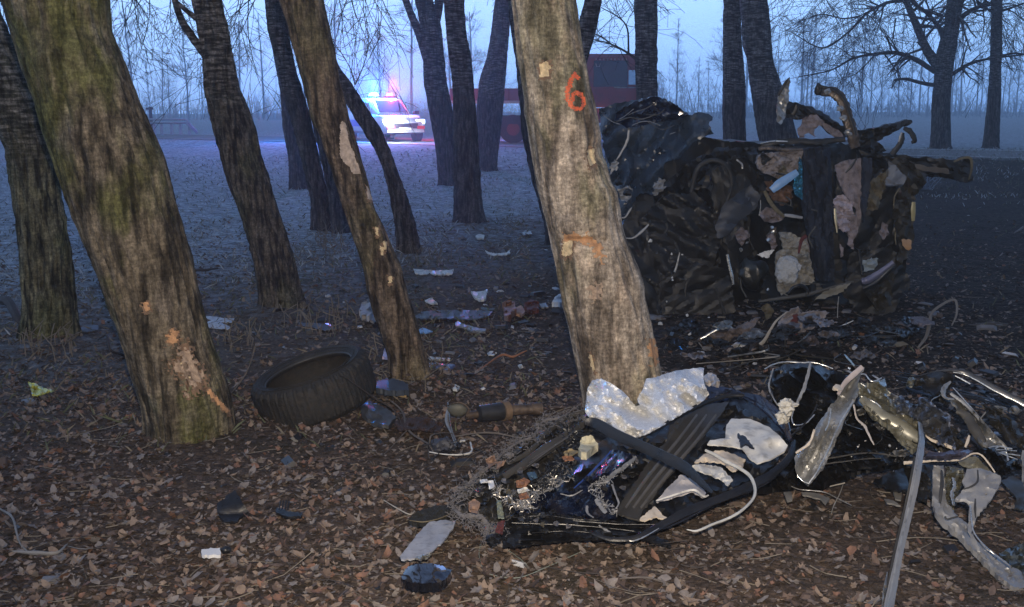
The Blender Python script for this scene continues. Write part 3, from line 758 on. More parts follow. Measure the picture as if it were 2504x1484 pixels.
def fibres(name, path, parent, m, n=200, rad=8, ln_=14, Y=None, z=None, r=.0012, seed=0, kind='stuff'):
    """a frayed tangle of short curled threads along a path in the picture"""
    rnd = random.Random(seed); mb = MB()
    for _ in range(n):
        i = rnd.randrange(len(path) - 1); t = rnd.random(); a, b = path[i], path[i + 1]
        x = a[0] + (b[0] - a[0]) * t + rnd.gauss(0, rad * .5); y = a[1] + (b[1] - a[1]) * t + rnd.gauss(0, rad * .5)
        q = (a[2] + (b[2] - a[2]) * t) if len(a) > 2 else (Y if Y is not None else z)
        p = W(x, y, q) if Y is not None else G(x, y, max(.01, q + rnd.gauss(0, .012)))
        s = p.y / F * ln_; d = Vector((rnd.gauss(0, 1), rnd.gauss(0, 1), rnd.gauss(0, 1))).normalized(); pts = [p]
        for _k in range(4):
            d = (d + Vector((rnd.gauss(0, .7), rnd.gauss(0, .7), rnd.gauss(0, .7)))).normalized(); pts.append(pts[-1] + d * s / 4)
        mb.tube(pts, r, n=3, cap=False)
    o = mb.build(name, m, parent, smooth=False); o['kind'] = kind; return o

navy = mat('navy_car_paint', (.006, .010, .028), rough=.22, var=.4, vs=6, coat=.6, rv=.12, dirt=.5)
navy2 = mat('scuffed_navy_paint', (.030, .045, .068), rough=.34, var=.5, vs=8, bump=.25, bs=18, rv=.15, dirt=.35)
black = mat('black_plastic', (.010, .010, .011), rough=.38, var=.3, vs=14, rv=.15, bump=.1, bs=50)
charcoal = mat('charcoal_trim', (.040, .038, .034), rough=.55, var=.3, vs=10, rv=.15, dirt=.3)
sooty = mat('grimy_black_metal', (.013, .012, .011), rough=.55, var=.6, vs=9, rv=.2, bump=.2, bs=18)
brownmetal = mat('dirty_brown_metal', (.085, .065, .050), rough=.33, metal=.35, var=.5, vs=18, rv=.2, bump=.3, bs=30)
steel = mat('scratched_grey_steel', (.27, .27, .26), rough=.34, metal=.35, var=.3, vs=12, rv=.15, bump=.25, bs=22, dirt=.4)
primer = mat('grey_primer_sheet', (.235, .235, .235), rough=.45, metal=.2, var=.15, vs=8, rv=.12, dirt=.25)
olivem = mat('olive_grey_sheet', (.20, .195, .155), rough=.30, metal=.2, var=.3, vs=9, rv=.15, dirt=.3)
silver = mat('silver_edge', (.55, .55, .52), rough=.3, metal=.8, var=.2, vs=30, rv=.15)
whitep = mat('white_plastic', (.56, .55, .51), rough=.5, var=.12, vs=9, dirt=.4)
cream = mat('cream_plastic', (.52, .45, .36), rough=.55, var=.15, vs=9, dirt=.4)
beige = mat('beige_car_fabric', (.25, .215, .20), rough=.9, var=.3, vs=16, bump=.5, bs=60, dirt=.6)
mauve = mat('grey_pink_fabric', (.20, .165, .165), rough=.9, var=.25, vs=12, bump=.4, bs=50, dirt=.5)
darkcloth = mat('dark_blue_seat_belt_cloth', (.012, .016, .028), rough=.8, var=.3, vs=12, bump=.3, bs=60)
tan = mat('olive_tan_lining', (.12, .10, .062), rough=.9, var=.35, vs=14, bump=.5, bs=40, dirt=.5)
lint = mat('grey_felt_fibre', (.12, .115, .12), rough=1, var=.3, vs=30)
paleblue = mat('pale_blue_plastic', (.16, .30, .50), rough=.4, var=.15, vs=12)
teal = mat('teal_foil_film', (.10, .32, .42), rough=.18, metal=.75, var=.3, vs=18, rv=.1)
foil = mat('silver_emergency_foil', (.98, .99, 1.0), rough=.24, metal=.3, var=.01, vs=20, bump=.7, bs=90)
orangem = mat('orange_seal_foam', (.25, .12, .065), rough=.7, var=.3, vs=20, dirt=.3)
rust = mat('rusty_exhaust_steel', (.10, .072, .052), rough=.6, metal=.4, var=.45, vs=16, rv=.2, bump=.3, bs=35)
rustring = mat('ochre_rust', (.15, .10, .06), rough=.8, var=.35, vs=22)
rubber = mat('tyre_rubber', (.017, .016, .014), rough=.75, var=.35, vs=12, bump=.35, bs=90, dirt=.75)
redcloth = mat('dark_red_cloth', (.075, .018, .018), rough=.9, var=.4, vs=20)

# ================================================================== the standing wreck
wk = thing('car_wreck', 'crushed dark car standing on its side behind the numbered tree, torn cabin showing', 'car wreck', tuple(G(1880, 800, 0.0)))
random.seed(11)
# the crushed core: a closed, deeply folded mass
sheet('crushed_body', [(1500, 345), (1580, 318), (1690, 330), (1770, 345), (1860, 352), (2000, 350), (2110, 348), (2190, 385), (2235, 420), (2236, 520), (2215, 640), (2225, 700), (2180, 760), (2100, 800), (1900, 812), (1700, 806), (1600, 800), (1560, 720), (1530, 600), (1500, 480)],
      wk, sooty, Y=9.0, amp=.26, sc=140, sp=9, sharp=10, thick=.75, jag=5, ang=1.3, st=1.5)
sheet('hood', P('b3', [(140, 360), (330, 300), (520, 270), (720, 235), (880, 300), (1040, 420), (1170, 395), (1280, 440), (1240, 520), (1290, 610), (1200, 640), (1080, 700), (960, 850), (800, 900), (780, 1100), (690, 1220), (560, 1200), (480, 1290), (460, 1390), (390, 1450), (330, 1380), (280, 1150), (240, 900), (190, 760), (160, 560)]),
      wk, navy2, Y=8.35, amp=.28, sc=95, sp=6, sharp=10, thick=.01, jag=2.5, ang=-1.05, st=1.8, dy=-.0011)
sheet('roof_panel', P('b3', [(520, 275), (720, 232), (880, 300), (1040, 420), (900, 470), (700, 500), (420, 560), (300, 470), (330, 380)]), wk, navy, Y=8.25, amp=.12, sc=30, sp=6, thick=.008, jag=3, ang=-.35, st=2.2)
for pts, w_ in (([(300, 500), (430, 445), (560, 470), (700, 400)], 12), ([(430, 420), (560, 380), (640, 330), (700, 290)], 9), ([(470, 530), (600, 490), (760, 520)], 10), ([(330, 470), (420, 410), (490, 370)], 8), ([(600, 420), (720, 410), (800, 370)], 9), ([(840, 610), (900, 590)], 9), ([(620, 500), (760, 560), (900, 520)], 7), ([(180, 420), (260, 500), (340, 520)], 9)):
    bar('torn_edge_and_highlight', P('b3', pts), w_ * .2448 * .9, wk, random.choice([charcoal, MATS.get('fold_highlight_grey') or mat('fold_highlight_grey', (.11, .12, .13), rough=.5)]), Y=8.12, jit=.3, wob=.02)  # thin strips that paint the hood's fold highlights
bar('paint_scrape', P('b3', [(440, 575), (425, 680), (370, 790), (320, 870)]), [5, 6, 4, 3], wk, primer, Y=8.06, jit=.25, flat=.3)
sheet('torn_lining', P('b3', [(250, 930), (300, 860), (345, 900), (320, 980), (250, 1010)]), wk, primer, Y=8.05, amp=.03, sc=12, sp=4, jag=4)
sheet('torn_lining', P('b3', [(680, 1150), (740, 1040), (800, 1060), (800, 1160), (740, 1190), (690, 1230)]), wk, primer, Y=8.15, amp=.04, sc=12, sp=4, jag=5)
sheet('bumper_shell', P('b3', [(300, 1120), (350, 1160), (420, 1130), (480, 1160), (470, 1240), (420, 1290), (360, 1270)]), wk, primer, Y=8.1, amp=.05, sc=18, sp=5, jag=3)
lump('lamp_socket', *P('b3', [(340, 1095)])[0], 10, 8, wk, black, Y=8.05, rough=.4)
lump('lamp_socket', *P('b3', [(425, 1195)])[0], 11, 9, wk, black, Y=8.05, rough=.4)
bar('hook_trim', P('b5', [(330, 110), (400, 120), (450, 50), (470, 20)]), [3, 4, 5, 2], wk, primer, Y=8.1)
bar('hook_trim', P('b5', [(390, 325), (480, 325), (560, 270), (640, 190)]), [2, 4, 7, 4], wk, primer, Y=8.1)
# left dark half: wheel well, pipes and flaps
sheet('inner_wing', [(1600, 470), (1680, 400), (1760, 360), (1850, 360), (1870, 440), (1820, 520), (1740, 600), (1700, 700), (1620, 690), (1590, 600)], wk, sooty, Y=8.75, amp=.16, sc=45, sp=8, jag=4, ang=.5)
bar('wheel_arch', [(1690, 470), (1705, 415), (1740, 392), (1775, 405), (1790, 450), (1775, 500)], [9, 12, 12, 12, 10, 6], wk, sooty, Y=8.5, flat=.8)
lump('crushed_hub', 1745, 450, 34, 30, wk, sooty, Y=8.75, rough=.5, fine=.4)
sheet('dark_flap', P('b3', [(1330, 1480), (1400, 1300), (1560, 1180), (1660, 1120), (1760, 1240), (1700, 1370), (1540, 1484)]) + P('b5', [(1440, 290), (1330, 330), (1300, 200)]), wk, mat('dull_blue_flap', (.028, .034, .048), rough=.55, var=.25, vs=6), Y=8.3, amp=.05, sc=60, sp=7)
for q_, am in (([(1545, 560), (1620, 480), (1700, 470), (1765, 540), (1750, 640), (1690, 720), (1610, 730), (1560, 660)], .10), ([(1600, 700), (1700, 640), (1780, 660), (1800, 760), (1740, 800), (1630, 795)], .08),
               ([(1520, 500), (1570, 520), (1600, 640), (1620, 780), (1560, 760), (1530, 640)], .07), ([(1740, 420), (1800, 380), (1850, 420), (1840, 520), (1780, 600), (1745, 560)], .09),
               ([(2040, 420), (2120, 400), (2190, 440), (2210, 560), (2150, 640), (2080, 600), (2050, 520)], .09), ([(2080, 620), (2180, 600), (2225, 680), (2190, 760), (2110, 780), (2060, 720)], .08)):
    sheet('crushed_panel', q_, wk, sooty, Y=8.5, amp=am * 1.2, sc=75, sp=6, thick=.02, jag=4, ang=random.uniform(0, 3), st=2.6, sharp=9)
for i in range(10):
    x = random.uniform(1560, 1780); y = random.uniform(480, 790); a = random.gauss(1.4, .5); l = random.uniform(20, 80)
    bar('bent_strut', [(x, y), (x + math.cos(a) * l * .5 + random.gauss(0, 5), y + math.sin(a) * l * .5), (x + math.cos(a) * l, y + math.sin(a) * l)], random.uniform(2, 7), wk, random.choice([sooty, sooty, black, brownmetal]), Y=random.uniform(8.3, 8.7), jit=.2)
bar('pale_strut', P('b5', [(950, 470), (920, 600), (900, 665)]), [3, 5, 6], wk, steel, Y=8.3)
bar('silver_strut', P('b5', [(1425, 490), (1445, 600), (1470, 700), (1485, 790)]), [7, 7, 8, 5], wk, silver, Y=8.1)
for (a, b_, r) in ((655, 355, 5), (870, 485, 3), (975, 490, 2.5), (880, 745, 3), (820, 960, 3), (1025, 1100, 5), (755, 1180, 5), (875, 720, 3)):
    lump('broken_glass_bead', *P('b5', [(a, b_)])[0], r, r, wk, whitep, Y=8.1, rough=.8, sub=1)
# top: beams and arms against the sky
sheet('spiked_shard', P('b4', [(312, 50), (322, 95), (300, 200), (305, 260), (285, 330), (270, 440), (225, 520), (185, 490), (178, 400), (185, 300), (200, 225), (255, 120)]), wk, steel, Y=8.3, amp=.06, sc=18, sp=5, jag=2, ang=1.3, st=3)
bar('shard_tip', P('b4', [(195, 230), (240, 150), (275, 90), (312, 45)]), [6, 7, 6, 2], wk, sooty, Y=8.27)
sheet('roof_rail', P('b4', [(270, 285), (330, 290), (450, 320), (560, 355), (680, 420), (800, 500), (870, 560), (880, 640), (800, 660), (700, 600), (640, 530), (540, 440), (420, 470), (270, 440)]), wk, sooty, Y=8.45, amp=.09, sc=26, sp=6, thick=.05, jag=2.5, ang=.5, st=3)
sheet('torn_fabric', P('b4', [(390, 560), (470, 440), (580, 415), (640, 470), (650, 520), (560, 560), (580, 640), (500, 600), (460, 650), (400, 655)]), wk, mauve, Y=8.4, amp=.05, sc=22, sp=5, jag=4)
sheet('torn_fabric', P('b4', [(640, 500), (720, 530), (830, 600), (850, 650), (760, 640), (650, 550)]), wk, mauve, Y=8.38, amp=.03, sc=18, sp=5)
bar('bent_pillar', P('b4', [(585, 160), (700, 190), (790, 250), (850, 330), (880, 430), (905, 540), (935, 650), (960, 730)]), [22, 23, 25, 25, 26, 26, 26, 22], wk, brownmetal, Y=8.15, n=10, flat=.6, jit=.14, wob=.03)
bar('pillar_edge', P('b4', [(600, 125), (720, 165), (830, 235), (890, 340), (930, 480), (960, 620)]), [6, 8, 8, 8, 7, 5], wk, sooty, Y=8.1, wob=.02)
lump('pillar_cap', *P('b4', [(600, 165)])[0], 10, 14, wk, sooty, Y=8.12, rough=.3)
for a, b_ in ((690, 185), (820, 360), (850, 450), (900, 600)):
    lump('torn_metal_fleck', *P('b4', [(a, b_)])[0], 8, 7, wk, steel, Y=8.04, rough=.9, sub=2)
bar('sill_beam', P('b4', [(30, 715), (200, 690), (420, 690), (640, 680), (860, 650)]), [9, 13, 15, 15, 12], wk, sooty, Y=8.2, jit=.2, wob=.02)
bar('sill_edge', P('b4', [(20, 705), (150, 683), (290, 685)]), [2, 3, 2], wk, silver, Y=8.12, jit=.4)
sheet('front_arm', P('b4', [(950, 560), (1070, 570), (1200, 545), (1330, 505), (1480, 465), (1530, 470), (1540, 495), (1510, 520), (1440, 540), (1330, 610), (1180, 690), (1280, 780), (1100, 800), (960, 720)]), wk, sooty, Y=8.4, amp=.1, sc=24, sp=6, thick=.05, jag=3, ang=-.3, st=2)
bar('hook_arm', P('b4', [(1450, 555), (1510, 580), (1550, 640), (1560, 680), (1530, 700)]), [9, 13, 13, 11, 7], wk, sooty, Y=8.3, jit=.15)
bar('hook_arm', P('b4', [(1440, 600), (1430, 680), (1380, 760), (1330, 820)]), [8, 12, 14, 12], wk, sooty, Y=8.3, jit=.15)
bar('pale_rod', P('b4', [(1432, 595), (1415, 640), (1400, 690)]), [4, 4, 3], wk, steel, Y=8.2, jit=.4)
sheet('rear_beam', P('b4', [(1000, 770), (1250, 800), (1500, 830), (1750, 855), (1980, 865), (2110, 840), (2140, 880), (2140, 1080), (2080, 1100), (1900, 1050), (1720, 1040), (1600, 980), (1400, 940), (1250, 880), (1050, 850)]), wk, sooty, Y=8.6, amp=.1, sc=34, sp=8, thick=.08, jag=3, ang=.1, st=3)
sheet('beam_strip', P('b4', [(1560, 915), (1740, 940), (1900, 960), (1905, 1010), (1740, 995), (1580, 960)]), wk, mat('dim_brown_strip', (.075, .06, .045), rough=.6, var=.3), Y=8.42, amp=.02, sp=7)
bar('beam_lip', P('b4', [(1950, 890), (2050, 850), (2120, 860), (2130, 960), (2100, 1070)]), [4, 6, 7, 6, 3], wk, tan, Y=8.4)
# cabin content on the near side
sheet('headliner_bundle', P('b4', [(0, 830), (80, 805), (250, 790), (450, 770), (430, 860), (400, 960), (300, 1040), (200, 1060), (70, 1010), (0, 960), (-20, 900)]), wk, beige, Y=8.1, amp=.09, sc=22, sp=5, thick=.05, jag=2, ang=-.4, st=2)
bar('bundle_trim', P('b4', [(0, 760), (120, 750), (260, 770), (440, 765)]), [8, 9, 9, 6], wk, brownmetal, Y=8.1, jit=.25)
bar('blue_strip', P('b4', [(390, 990), (300, 1050), (210, 1110), (130, 1175)]), [15, 20, 22, 17], wk, paleblue, Y=7.95, flat=.35)
sheet('shiny_film', P('b4', [(405, 830), (440, 900), (440, 1050), (440, 1270), (380, 1230), (345, 1150), (360, 1040), (400, 980)]), wk, teal, Y=7.98, amp=.09, sc=16, sp=4, jag=1.5, ang=1.4, st=2.2)
sheet('lining', P('b4', [(60, 1080), (200, 1090), (330, 1130), (350, 1240), (250, 1330), (130, 1260), (90, 1180)]), wk, mat('red_brown_lining', (.13, .075, .05), rough=.85, var=.5, vs=20), Y=8.2, amp=.09, sc=20, sp=5, jag=4)
bar('wheel_rim_arc', P('b4', [(60, 1180), (110, 1280), (180, 1370), (260, 1440)]), [8, 10, 10, 8], wk, tan, Y=8.1)
sheet('lining', P('b4', [(0, 1420), (80, 1340), (180, 1380), (260, 1440), (200, 1490), (60, 1490)]), wk, mauve, Y=8.15, amp=.07, sc=18, sp=5, jag=3)
bar('white_clip', P('b6', [(260, 95), (340, 105), (440, 122)]), [7, 9, 6], wk, primer, Y=8.0)
sheet('seat_panel', P('b4', [(455, 760), (580, 745), (720, 740), (735, 1100), (745, 1480)]) + P('b6', [(755, 400), (760, 750), (640, 770), (570, 740), (530, 500), (500, 300), (450, 80)]) + P('b4', [(440, 1300), (455, 1000)]), wk, darkcloth, Y=8.05, amp=.13, sc=34, sp=6, thick=.04, jag=1.5, ang=1.5, st=4)
sheet('door_card', P('b4', [(765, 925), (860, 880), (1020, 850), (1030, 960), (1025, 1120), (1020, 1300), (1025, 1480), (1000, 1550), (960, 1480), (980, 1380), (870, 1230), (810, 1100)]) , wk, mauve, Y=8.02, amp=.05, sc=30, sp=6, thick=.02, jag=2, ang=1.4, st=3)
bar('door_card_cut', P('b4', [(985, 850), (930, 930), (870, 1000)]), [3, 7, 3], wk, sooty, Y=7.93)
sheet('hanging_strap', P('b4', [(1040, 855), (1130, 850), (1135, 1000), (1100, 1200), (1080, 1380), (1050, 1500), (1030, 1300)]), wk, darkcloth, Y=8.0, amp=.05, sc=30, sp=7, thick=.03, ang=1.5, st=3)
sheet('torn_rag', P('b4', [(745, 1300), (770, 1250), (830, 1220), (900, 1270), (960, 1300), (940, 1360), (960, 1420), (900, 1480), (940, 1520), (880, 1600), (800, 1560), (780, 1480)]), wk, mat('pale_pinkish_rag', (.36, .30, .31), rough=.9, var=.2, vs=14, dirt=.3), Y=7.92, amp=.08, sc=18, sp=4, jag=4)
sheet('torn_rag', P('b6', [(900, 90), (980, 100), (1000, 220), (960, 330), (950, 440), (900, 400), (890, 260)]), wk, mauve, Y=7.95, amp=.04, sc=18, sp=5, jag=3)
bar('brass_strip', P('b6', [(765, 30), (770, 130), (780, 210), (785, 270)]), [6, 7, 5, 3], wk, mat('pale_brass', (.5, .45, .3), rough=.4, metal=.5), Y=7.95)
sheet('torn_rag', P('b6', [(810, 380), (850, 420), (850, 500), (820, 520)]), wk, mauve, Y=8.0, amp=.03, sp=4)
sheet('olive_lining', P('b4', [(1130, 1080), (1230, 1010), (1310, 950), (1290, 1080), (1240, 1200), (1190, 1370), (1080, 1380), (1090, 1280)]), wk, tan, Y=8.15, amp=.08, sc=24, sp=6, jag=3, ang=1.2, st=2)
sheet('grey_flap', P('b4', [(1300, 880), (1370, 920), (1420, 990), (1480, 1040), (1450, 1120), (1350, 1135), (1260, 1125), (1300, 1000)]), wk, mat('dull_grey_flap', (.13, .14, .16), rough=.6, var=.2), Y=8.15, amp=.04, sc=30, sp=6)
bar('flap_edge', P('b4', [(1410, 1150), (1360, 1240), (1350, 1360)]), [3, 3, 2], wk, tan, Y=8.1)
sheet('outer_skin', P('b4', [(1250, 830), (1400, 850), (1560, 900), (1700, 1020), (1640, 1150), (1560, 1230), (1560, 1480)]) + P('b6', [(1560, 330), (1500, 500), (1400, 600), (1330, 880), (1330, 1000), (1200, 1080), (1120, 950), (1080, 880), (1240, 780), (1390, 620), (1400, 400), (1350, 100)]) + P('b4', [(1380, 1200), (1470, 1080)]), wk, mat('dark_olive_skin', (.035, .030, .022), rough=.6, var=.5, vs=10, bump=.4, bs=20), Y=8.4, amp=.16, sc=40, sp=8, thick=.03, jag=4, ang=1.2)
bar('side_lamp', P('b4', [(1550, 1290), (1545, 1380), (1545, 1480)]), [9, 12, 8], wk, mat('amber_lens', (.26, .22, .10), rough=.35), Y=8.2)
sheet('amber_reflector', P('b6', [(1430, 340), (1500, 335), (1530, 350), (1530, 430), (1500, 450), (1440, 400)]), wk, mat('orange_lens', (.34, .20, .10), rough=.4), Y=8.15, amp=.02, sp=5)
sheet('airbag', P('b6', [(210, 270), (330, 270), (400, 320), (470, 330), (510, 480), (530, 600), (565, 760), (460, 800), (360, 830), (230, 900), (200, 860), (170, 640), (180, 480), (250, 440)]), wk, mat('dusty_airbag_cloth', (.25, .23, .19), rough=.9, var=.25, vs=10, bump=.6, bs=70, dirt=.3), Y=7.98, amp=.10, sc=26, sp=5, thick=.03, jag=2)
lump('airbag_bulge', *P('b6', [(300, 640)])[0], 28, 34, wk, mat('pale_crumpled_cloth', (.38, .38, .37), rough=.8, var=.2, vs=25, bump=.9, bs=60), Y=7.98, rough=.3, fine=.25)
bar('red_stain_strap', P('b6', [(480, 300), (430, 350), (400, 480)]), [9, 9, 4], wk, redcloth, Y=7.9)
lump('glossy_canister', *P('b5', [(1690, 690)])[0], 34, 40, wk, mat('glossy_black_canister', (.014, .014, .012), rough=.3, var=.5, bump=.3, bs=20), Y=8.15, rough=.35, fine=.12)
sheet('white_bracket', P('b5', [(1720, 490), (1800, 455), (1900, 445), (1870, 480), (1830, 525), (1760, 510)]), wk, whitep, Y=7.95, amp=.03, sp=4, jag=2)
for a, b_, r in ((1870, 215, 5), (1885, 260, 5), (1620, 370, 4), (1835, 345, 6), (1830, 840, 4), (1560, 440, 5)):
    lump('glint_bead', *P('b5', [(a, b_)])[0], r, r, wk, silver, Y=7.95, rough=.8, sub=1)
bar('hose', P('b6', [(300, 880), (350, 820), (430, 800), (490, 850), (480, 900)]), [6, 8, 9, 8, 6], wk, black, Y=7.8, flat=1, sq=False)
bar('low_rail', P('b6', [(0, 960), (200, 930), (420, 900), (600, 860), (800, 800), (950, 760)]), [5, 8, 10, 8, 7, 6], wk, charcoal, Y=7.85)
sheet('leaf_flap', P('b6', [(560, 950), (640, 870), (780, 810), (925, 770), (880, 830), (790, 890), (680, 920)]), wk, mat('dusty_tan_flap', (.16, .145, .11), rough=.75, var=.2), Y=7.75, amp=.03, sc=30, sp=5)
bar('mirror_housing', P('b6', [(1030, 760), (1100, 740), (1230, 660), (1350, 570)]), [14, 17, 15, 13], wk, mat('purple_grey_metal', (.13, .125, .17), rough=.35, metal=.5), Y=7.8, jit=.1)
bar('mirror_edge', P('b6', [(1050, 830), (1180, 760), (1290, 660), (1370, 590)]), [6, 8, 9, 6], wk, black, Y=7.78)
sheet('torn_rag', P('b6', [(1040, 560), (1130, 520), (1200, 530), (1160, 640), (1050, 665)]), wk, mat('blue_grey_rag', (.20, .23, .24), rough=.85, var=.2), Y=7.85, amp=.04, sc=14, sp=4, jag=3)
bar('mirror_stalk', P('b6', [(1000, 440), (1020, 560), (1040, 690)]), [4, 5, 6], wk, black, Y=7.85)
sheet('hem_cloth', P('b6', [(200, 1190), (290, 1060), (400, 1010), (430, 1080), (500, 1060), (600, 1050), (710, 1070), (640, 1150), (520, 1240), (420, 1270), (300, 1240), (290, 1340), (190, 1330)]), wk, mat('dusty_rose_cloth', (.27, .235, .225), rough=.9, var=.25, vs=14, dirt=.35), Y=7.55, amp=.08, sc=24, sp=5, thick=.02, jag=3, ang=-.6, st=2)
sheet('red_streak', P('b6', [(350, 1090), (385, 1080), (395, 1180), (380, 1300), (290, 1300), (320, 1200)]), wk, redcloth, Y=7.44, amp=.03, sp=4, jag=3)
bar('curved_strip', P('b6', [(290, 1060), (180, 1150), (110, 1260), (40, 1370), (-60, 1420), (-110, 1430)]), [3, 5, 7, 9, 8, 3], wk, mat('pale_trim', (.30, .28, .25), rough=.6), Y=7.5, flat=.5)
sheet('floor_wedge', P('b5', [(1130, 1350), (1230, 1280), (1420, 1205), (1520, 1235), (1700, 1130), (1760, 1120), (1640, 1260), (1500, 1310), (1330, 1400), (1240, 1400)]), wk, mat('dusty_underbody', (.16, .13, .12), rough=.6, var=.3, vs=14, dirt=.4), Y=7.35, amp=.07, sc=22, sp=5, thick=.03, jag=3)
bar('wedge_edge', P('b5', [(1160, 1335), (1280, 1265), (1410, 1205), (1470, 1225)]), [4, 4, 4, 5], wk, silver, Y=7.25, jit=.3)
sheet('white_shell', P('b5', [(1445, 1440), (1490, 1385), (1560, 1360), (1640, 1355), (1620, 1420), (1590, 1490), (1450, 1490)]), wk, mat('white_shell_plastic', (.48, .49, .52), rough=.45, var=.1), Y=7.3, amp=.05, sc=25, sp=5)
sheet('white_shell', P('b5', [(1520, 1530), (1640, 1515), (1740, 1550), (1600, 1560)]), wk, primer, Y=7.1, amp=.02, sp=5)
bar('cable', P('b5', [(1140, 1370), (1180, 1430), (1130, 1450), (1200, 1470), (1330, 1440), (1380, 1500)]), 3, wk, steel, Y=7.25, flat=1, sq=False)
bar('chrome_strip', P('b6', [(790, 1215), (860, 1190), (950, 1150)]), [2, 3, 2], wk, silver, Y=7.5)
for i in range(28):   # torn slivers and wires over the whole cabin side
    x = random.uniform(1800, 2200); y = random.uniform(380, 770); a = random.gauss(1.4, .7); l = random.uniform(14, 60)
    if i % 3:
        bar('torn_wire', [(x, y), (x + math.cos(a) * l * .5 + random.gauss(0, 8), y + math.sin(a) * l * .5), (x + math.cos(a) * l, y + math.sin(a) * l)], random.uniform(1.5, 4.5), wk, random.choice([black, sooty, tan, charcoal, steel]), Y=random.uniform(7.95, 8.2), jit=.3)
    else:
        q = [(x + math.cos(t) * random.uniform(6, 22), y + math.sin(t) * random.uniform(8, 26)) for t in np.linspace(0, 6.28, 8)[:-1]]
        sheet('metal_shard', q, wk, random.choice([sooty, brownmetal, tan, charcoal, mauve]), Y=random.uniform(8.05, 8.3), amp=.06, sc=14, sp=5, jag=2)
for i in range(26):
    x = random.uniform(1640, 2240); y = random.uniform(770, 840)
    q = [(x + math.cos(t) * random.uniform(8, 34), y + math.sin(t) * random.uniform(4, 13)) for t in np.linspace(0, 6.28, 8)[:-1]]
    sheet('metal_shard', q, wk, random.choice([sooty, black, sooty, charcoal]), z=random.uniform(.03, .16), amp=.04, sc=14, sp=5, jag=2)

random.seed(15)
for i in range(34):   # what spilled out at its foot
    x = random.gauss(1930, 120); y = random.uniform(770, 875); zz = max(.02, .34 - (y - 770) * .003) * random.uniform(.3, 1)
    if i % 3:
        q = [(x + math.cos(t) * random.uniform(10, 42), y + math.sin(t) * random.uniform(5, 15)) for t in np.linspace(0, 6.28, 8)[:-1]]
        sheet('torn_scrap', q, wk, random.choice([charcoal, mauve, sooty, beige, steel, black, MATS['dusty_underbody'], MATS['dusty_rose_cloth']]), z=zz, amp=.07, sc=18, sp=5, jag=3, sharp=12)
    else:
        bar('bent_strip', [(x, y, zz), (x + random.gauss(0, 30), y + random.uniform(5, 20), zz + .05), (x + random.gauss(0, 70), y + random.uniform(15, 45), .03)], random.uniform(2, 6), wk, random.choice([MATS['pale_trim'], charcoal, steel]), z=.1, jit=.3)

# ================================================================== torn door frame in front of the numbered tree
dz = lambda x, y: .05 + .30 * min(1, max(0, (1330 - y) / 430))
Z = lambda k: (lambda x, y: dz(x, y) + k)
dr = thing('torn_car_door', 'torn navy car door with black window frame and white lining, lying before the numbered tree', 'car door', tuple(G(1600, 1300, 0.0)))
random.seed(21)
sheet('shade_underlay', [(1180, 1290), (1230, 1240), (1290, 1190), (1400, 1120), (1500, 1060), (1620, 1030), (1760, 965), (1830, 960), (1900, 1030), (1925, 1090), (1890, 1140), (1800, 1190), (1700, 1230), (1600, 1290), (1500, 1315), (1400, 1322), (1250, 1328), (1200, 1315)], dr, black, z=Z(-.07), amp=.05, sc=60, sp=9, jag=3)  # black sheet added low under the heap to fill its gaps with shade
sheet('crushed_side', P('q8', [(1790, 60), (1640, 110), (1480, 160), (1330, 290), (1200, 380), (1060, 480), (950, 570), (880, 660), (850, 730), (900, 800), (1000, 850), (1150, 860), (1280, 780), (1450, 640), (1600, 480), (1760, 320), (1850, 180)]), dr, charcoal, z=Z(-.01), amp=.07, sc=24, sp=6, jag=4, ang=-.6, st=2.5)
sheet('roof_skin', P('a8', [(1130, 300), (1080, 380), (1000, 480), (900, 600), (780, 740), (620, 930), (450, 1160), (430, 1230), (330, 1200), (240, 1160), (370, 960), (480, 800), (640, 600), (660, 500), (720, 440), (960, 320)]), dr, charcoal, z=Z(.0), amp=.02, sc=50, sp=6, ang=-.95, st=8)
for k in (0, 1, 2):
    bar('pressed_rib', P('a8', [(1010 - k * 60, 400), (860 - k * 65, 600), (620 - k * 60, 880), (400 - k * 40, 1130)]), [5, 7, 8, 6], dr, mat('grey_rib', (.085, .08, .072), rough=.4, rv=.1), z=None, Y=None) if False else None
    pts = P('a8', [(1030 - k * 75, 400), (880 - k * 75, 600), (640 - k * 70, 880), (440 - k * 60, 1130)])
    bar('pressed_rib', [(a, b_, dz(a, b_) + .022) for a, b_ in pts], [5, 8, 9, 6], dr, mat('grey_rib', (.085, .08, .072), rough=.4, rv=.1), z=0.1, flat=.3)
sheet('navy_panel', P('q8', [(1260, 770), (1350, 700), (1450, 640), (1600, 640), (1720, 600), (1860, 460), (1990, 330), (2180, 370), (2080, 470), (1960, 560), (1990, 700), (2020, 830), (1850, 830), (1700, 800), (1500, 790), (1300, 800)]), dr, navy, z=Z(.01), amp=.055, sc=60, sp=6, ang=-.6, st=2.5)
bar('blue_glint_edge', [(a, b_, dz(a, b_) + .05) for a, b_ in P('q8', [(1700, 620), (1800, 530), (1890, 440), (1980, 340)])], [3, 5, 6, 4], dr, mat('polished_navy', (.02, .05, .22), rough=.1, coat=1), z=.1, flat=.5)
def zb(r, pts, k=0.): return [(a, b_, dz(a, b_) + k) for a, b_ in P(r, pts)]
bar('window_frame_bar', zb('a8', [(0, 455), (90, 470), (250, 560), (450, 650), (620, 730), (780, 810), (880, 900), (1000, 1010)], .13), [16, 27, 29, 28, 29, 30, 22, 8], dr, black, z=.1, flat=.3, n=10, jit=.02)
bar('window_frame', zb('a8', [(400, 590), (560, 520), (700, 430), (830, 360), (960, 300), (1120, 255), (1250, 250)], .08), [6, 9, 10, 11, 12, 10, 6], dr, black, z=.1, jit=.06)
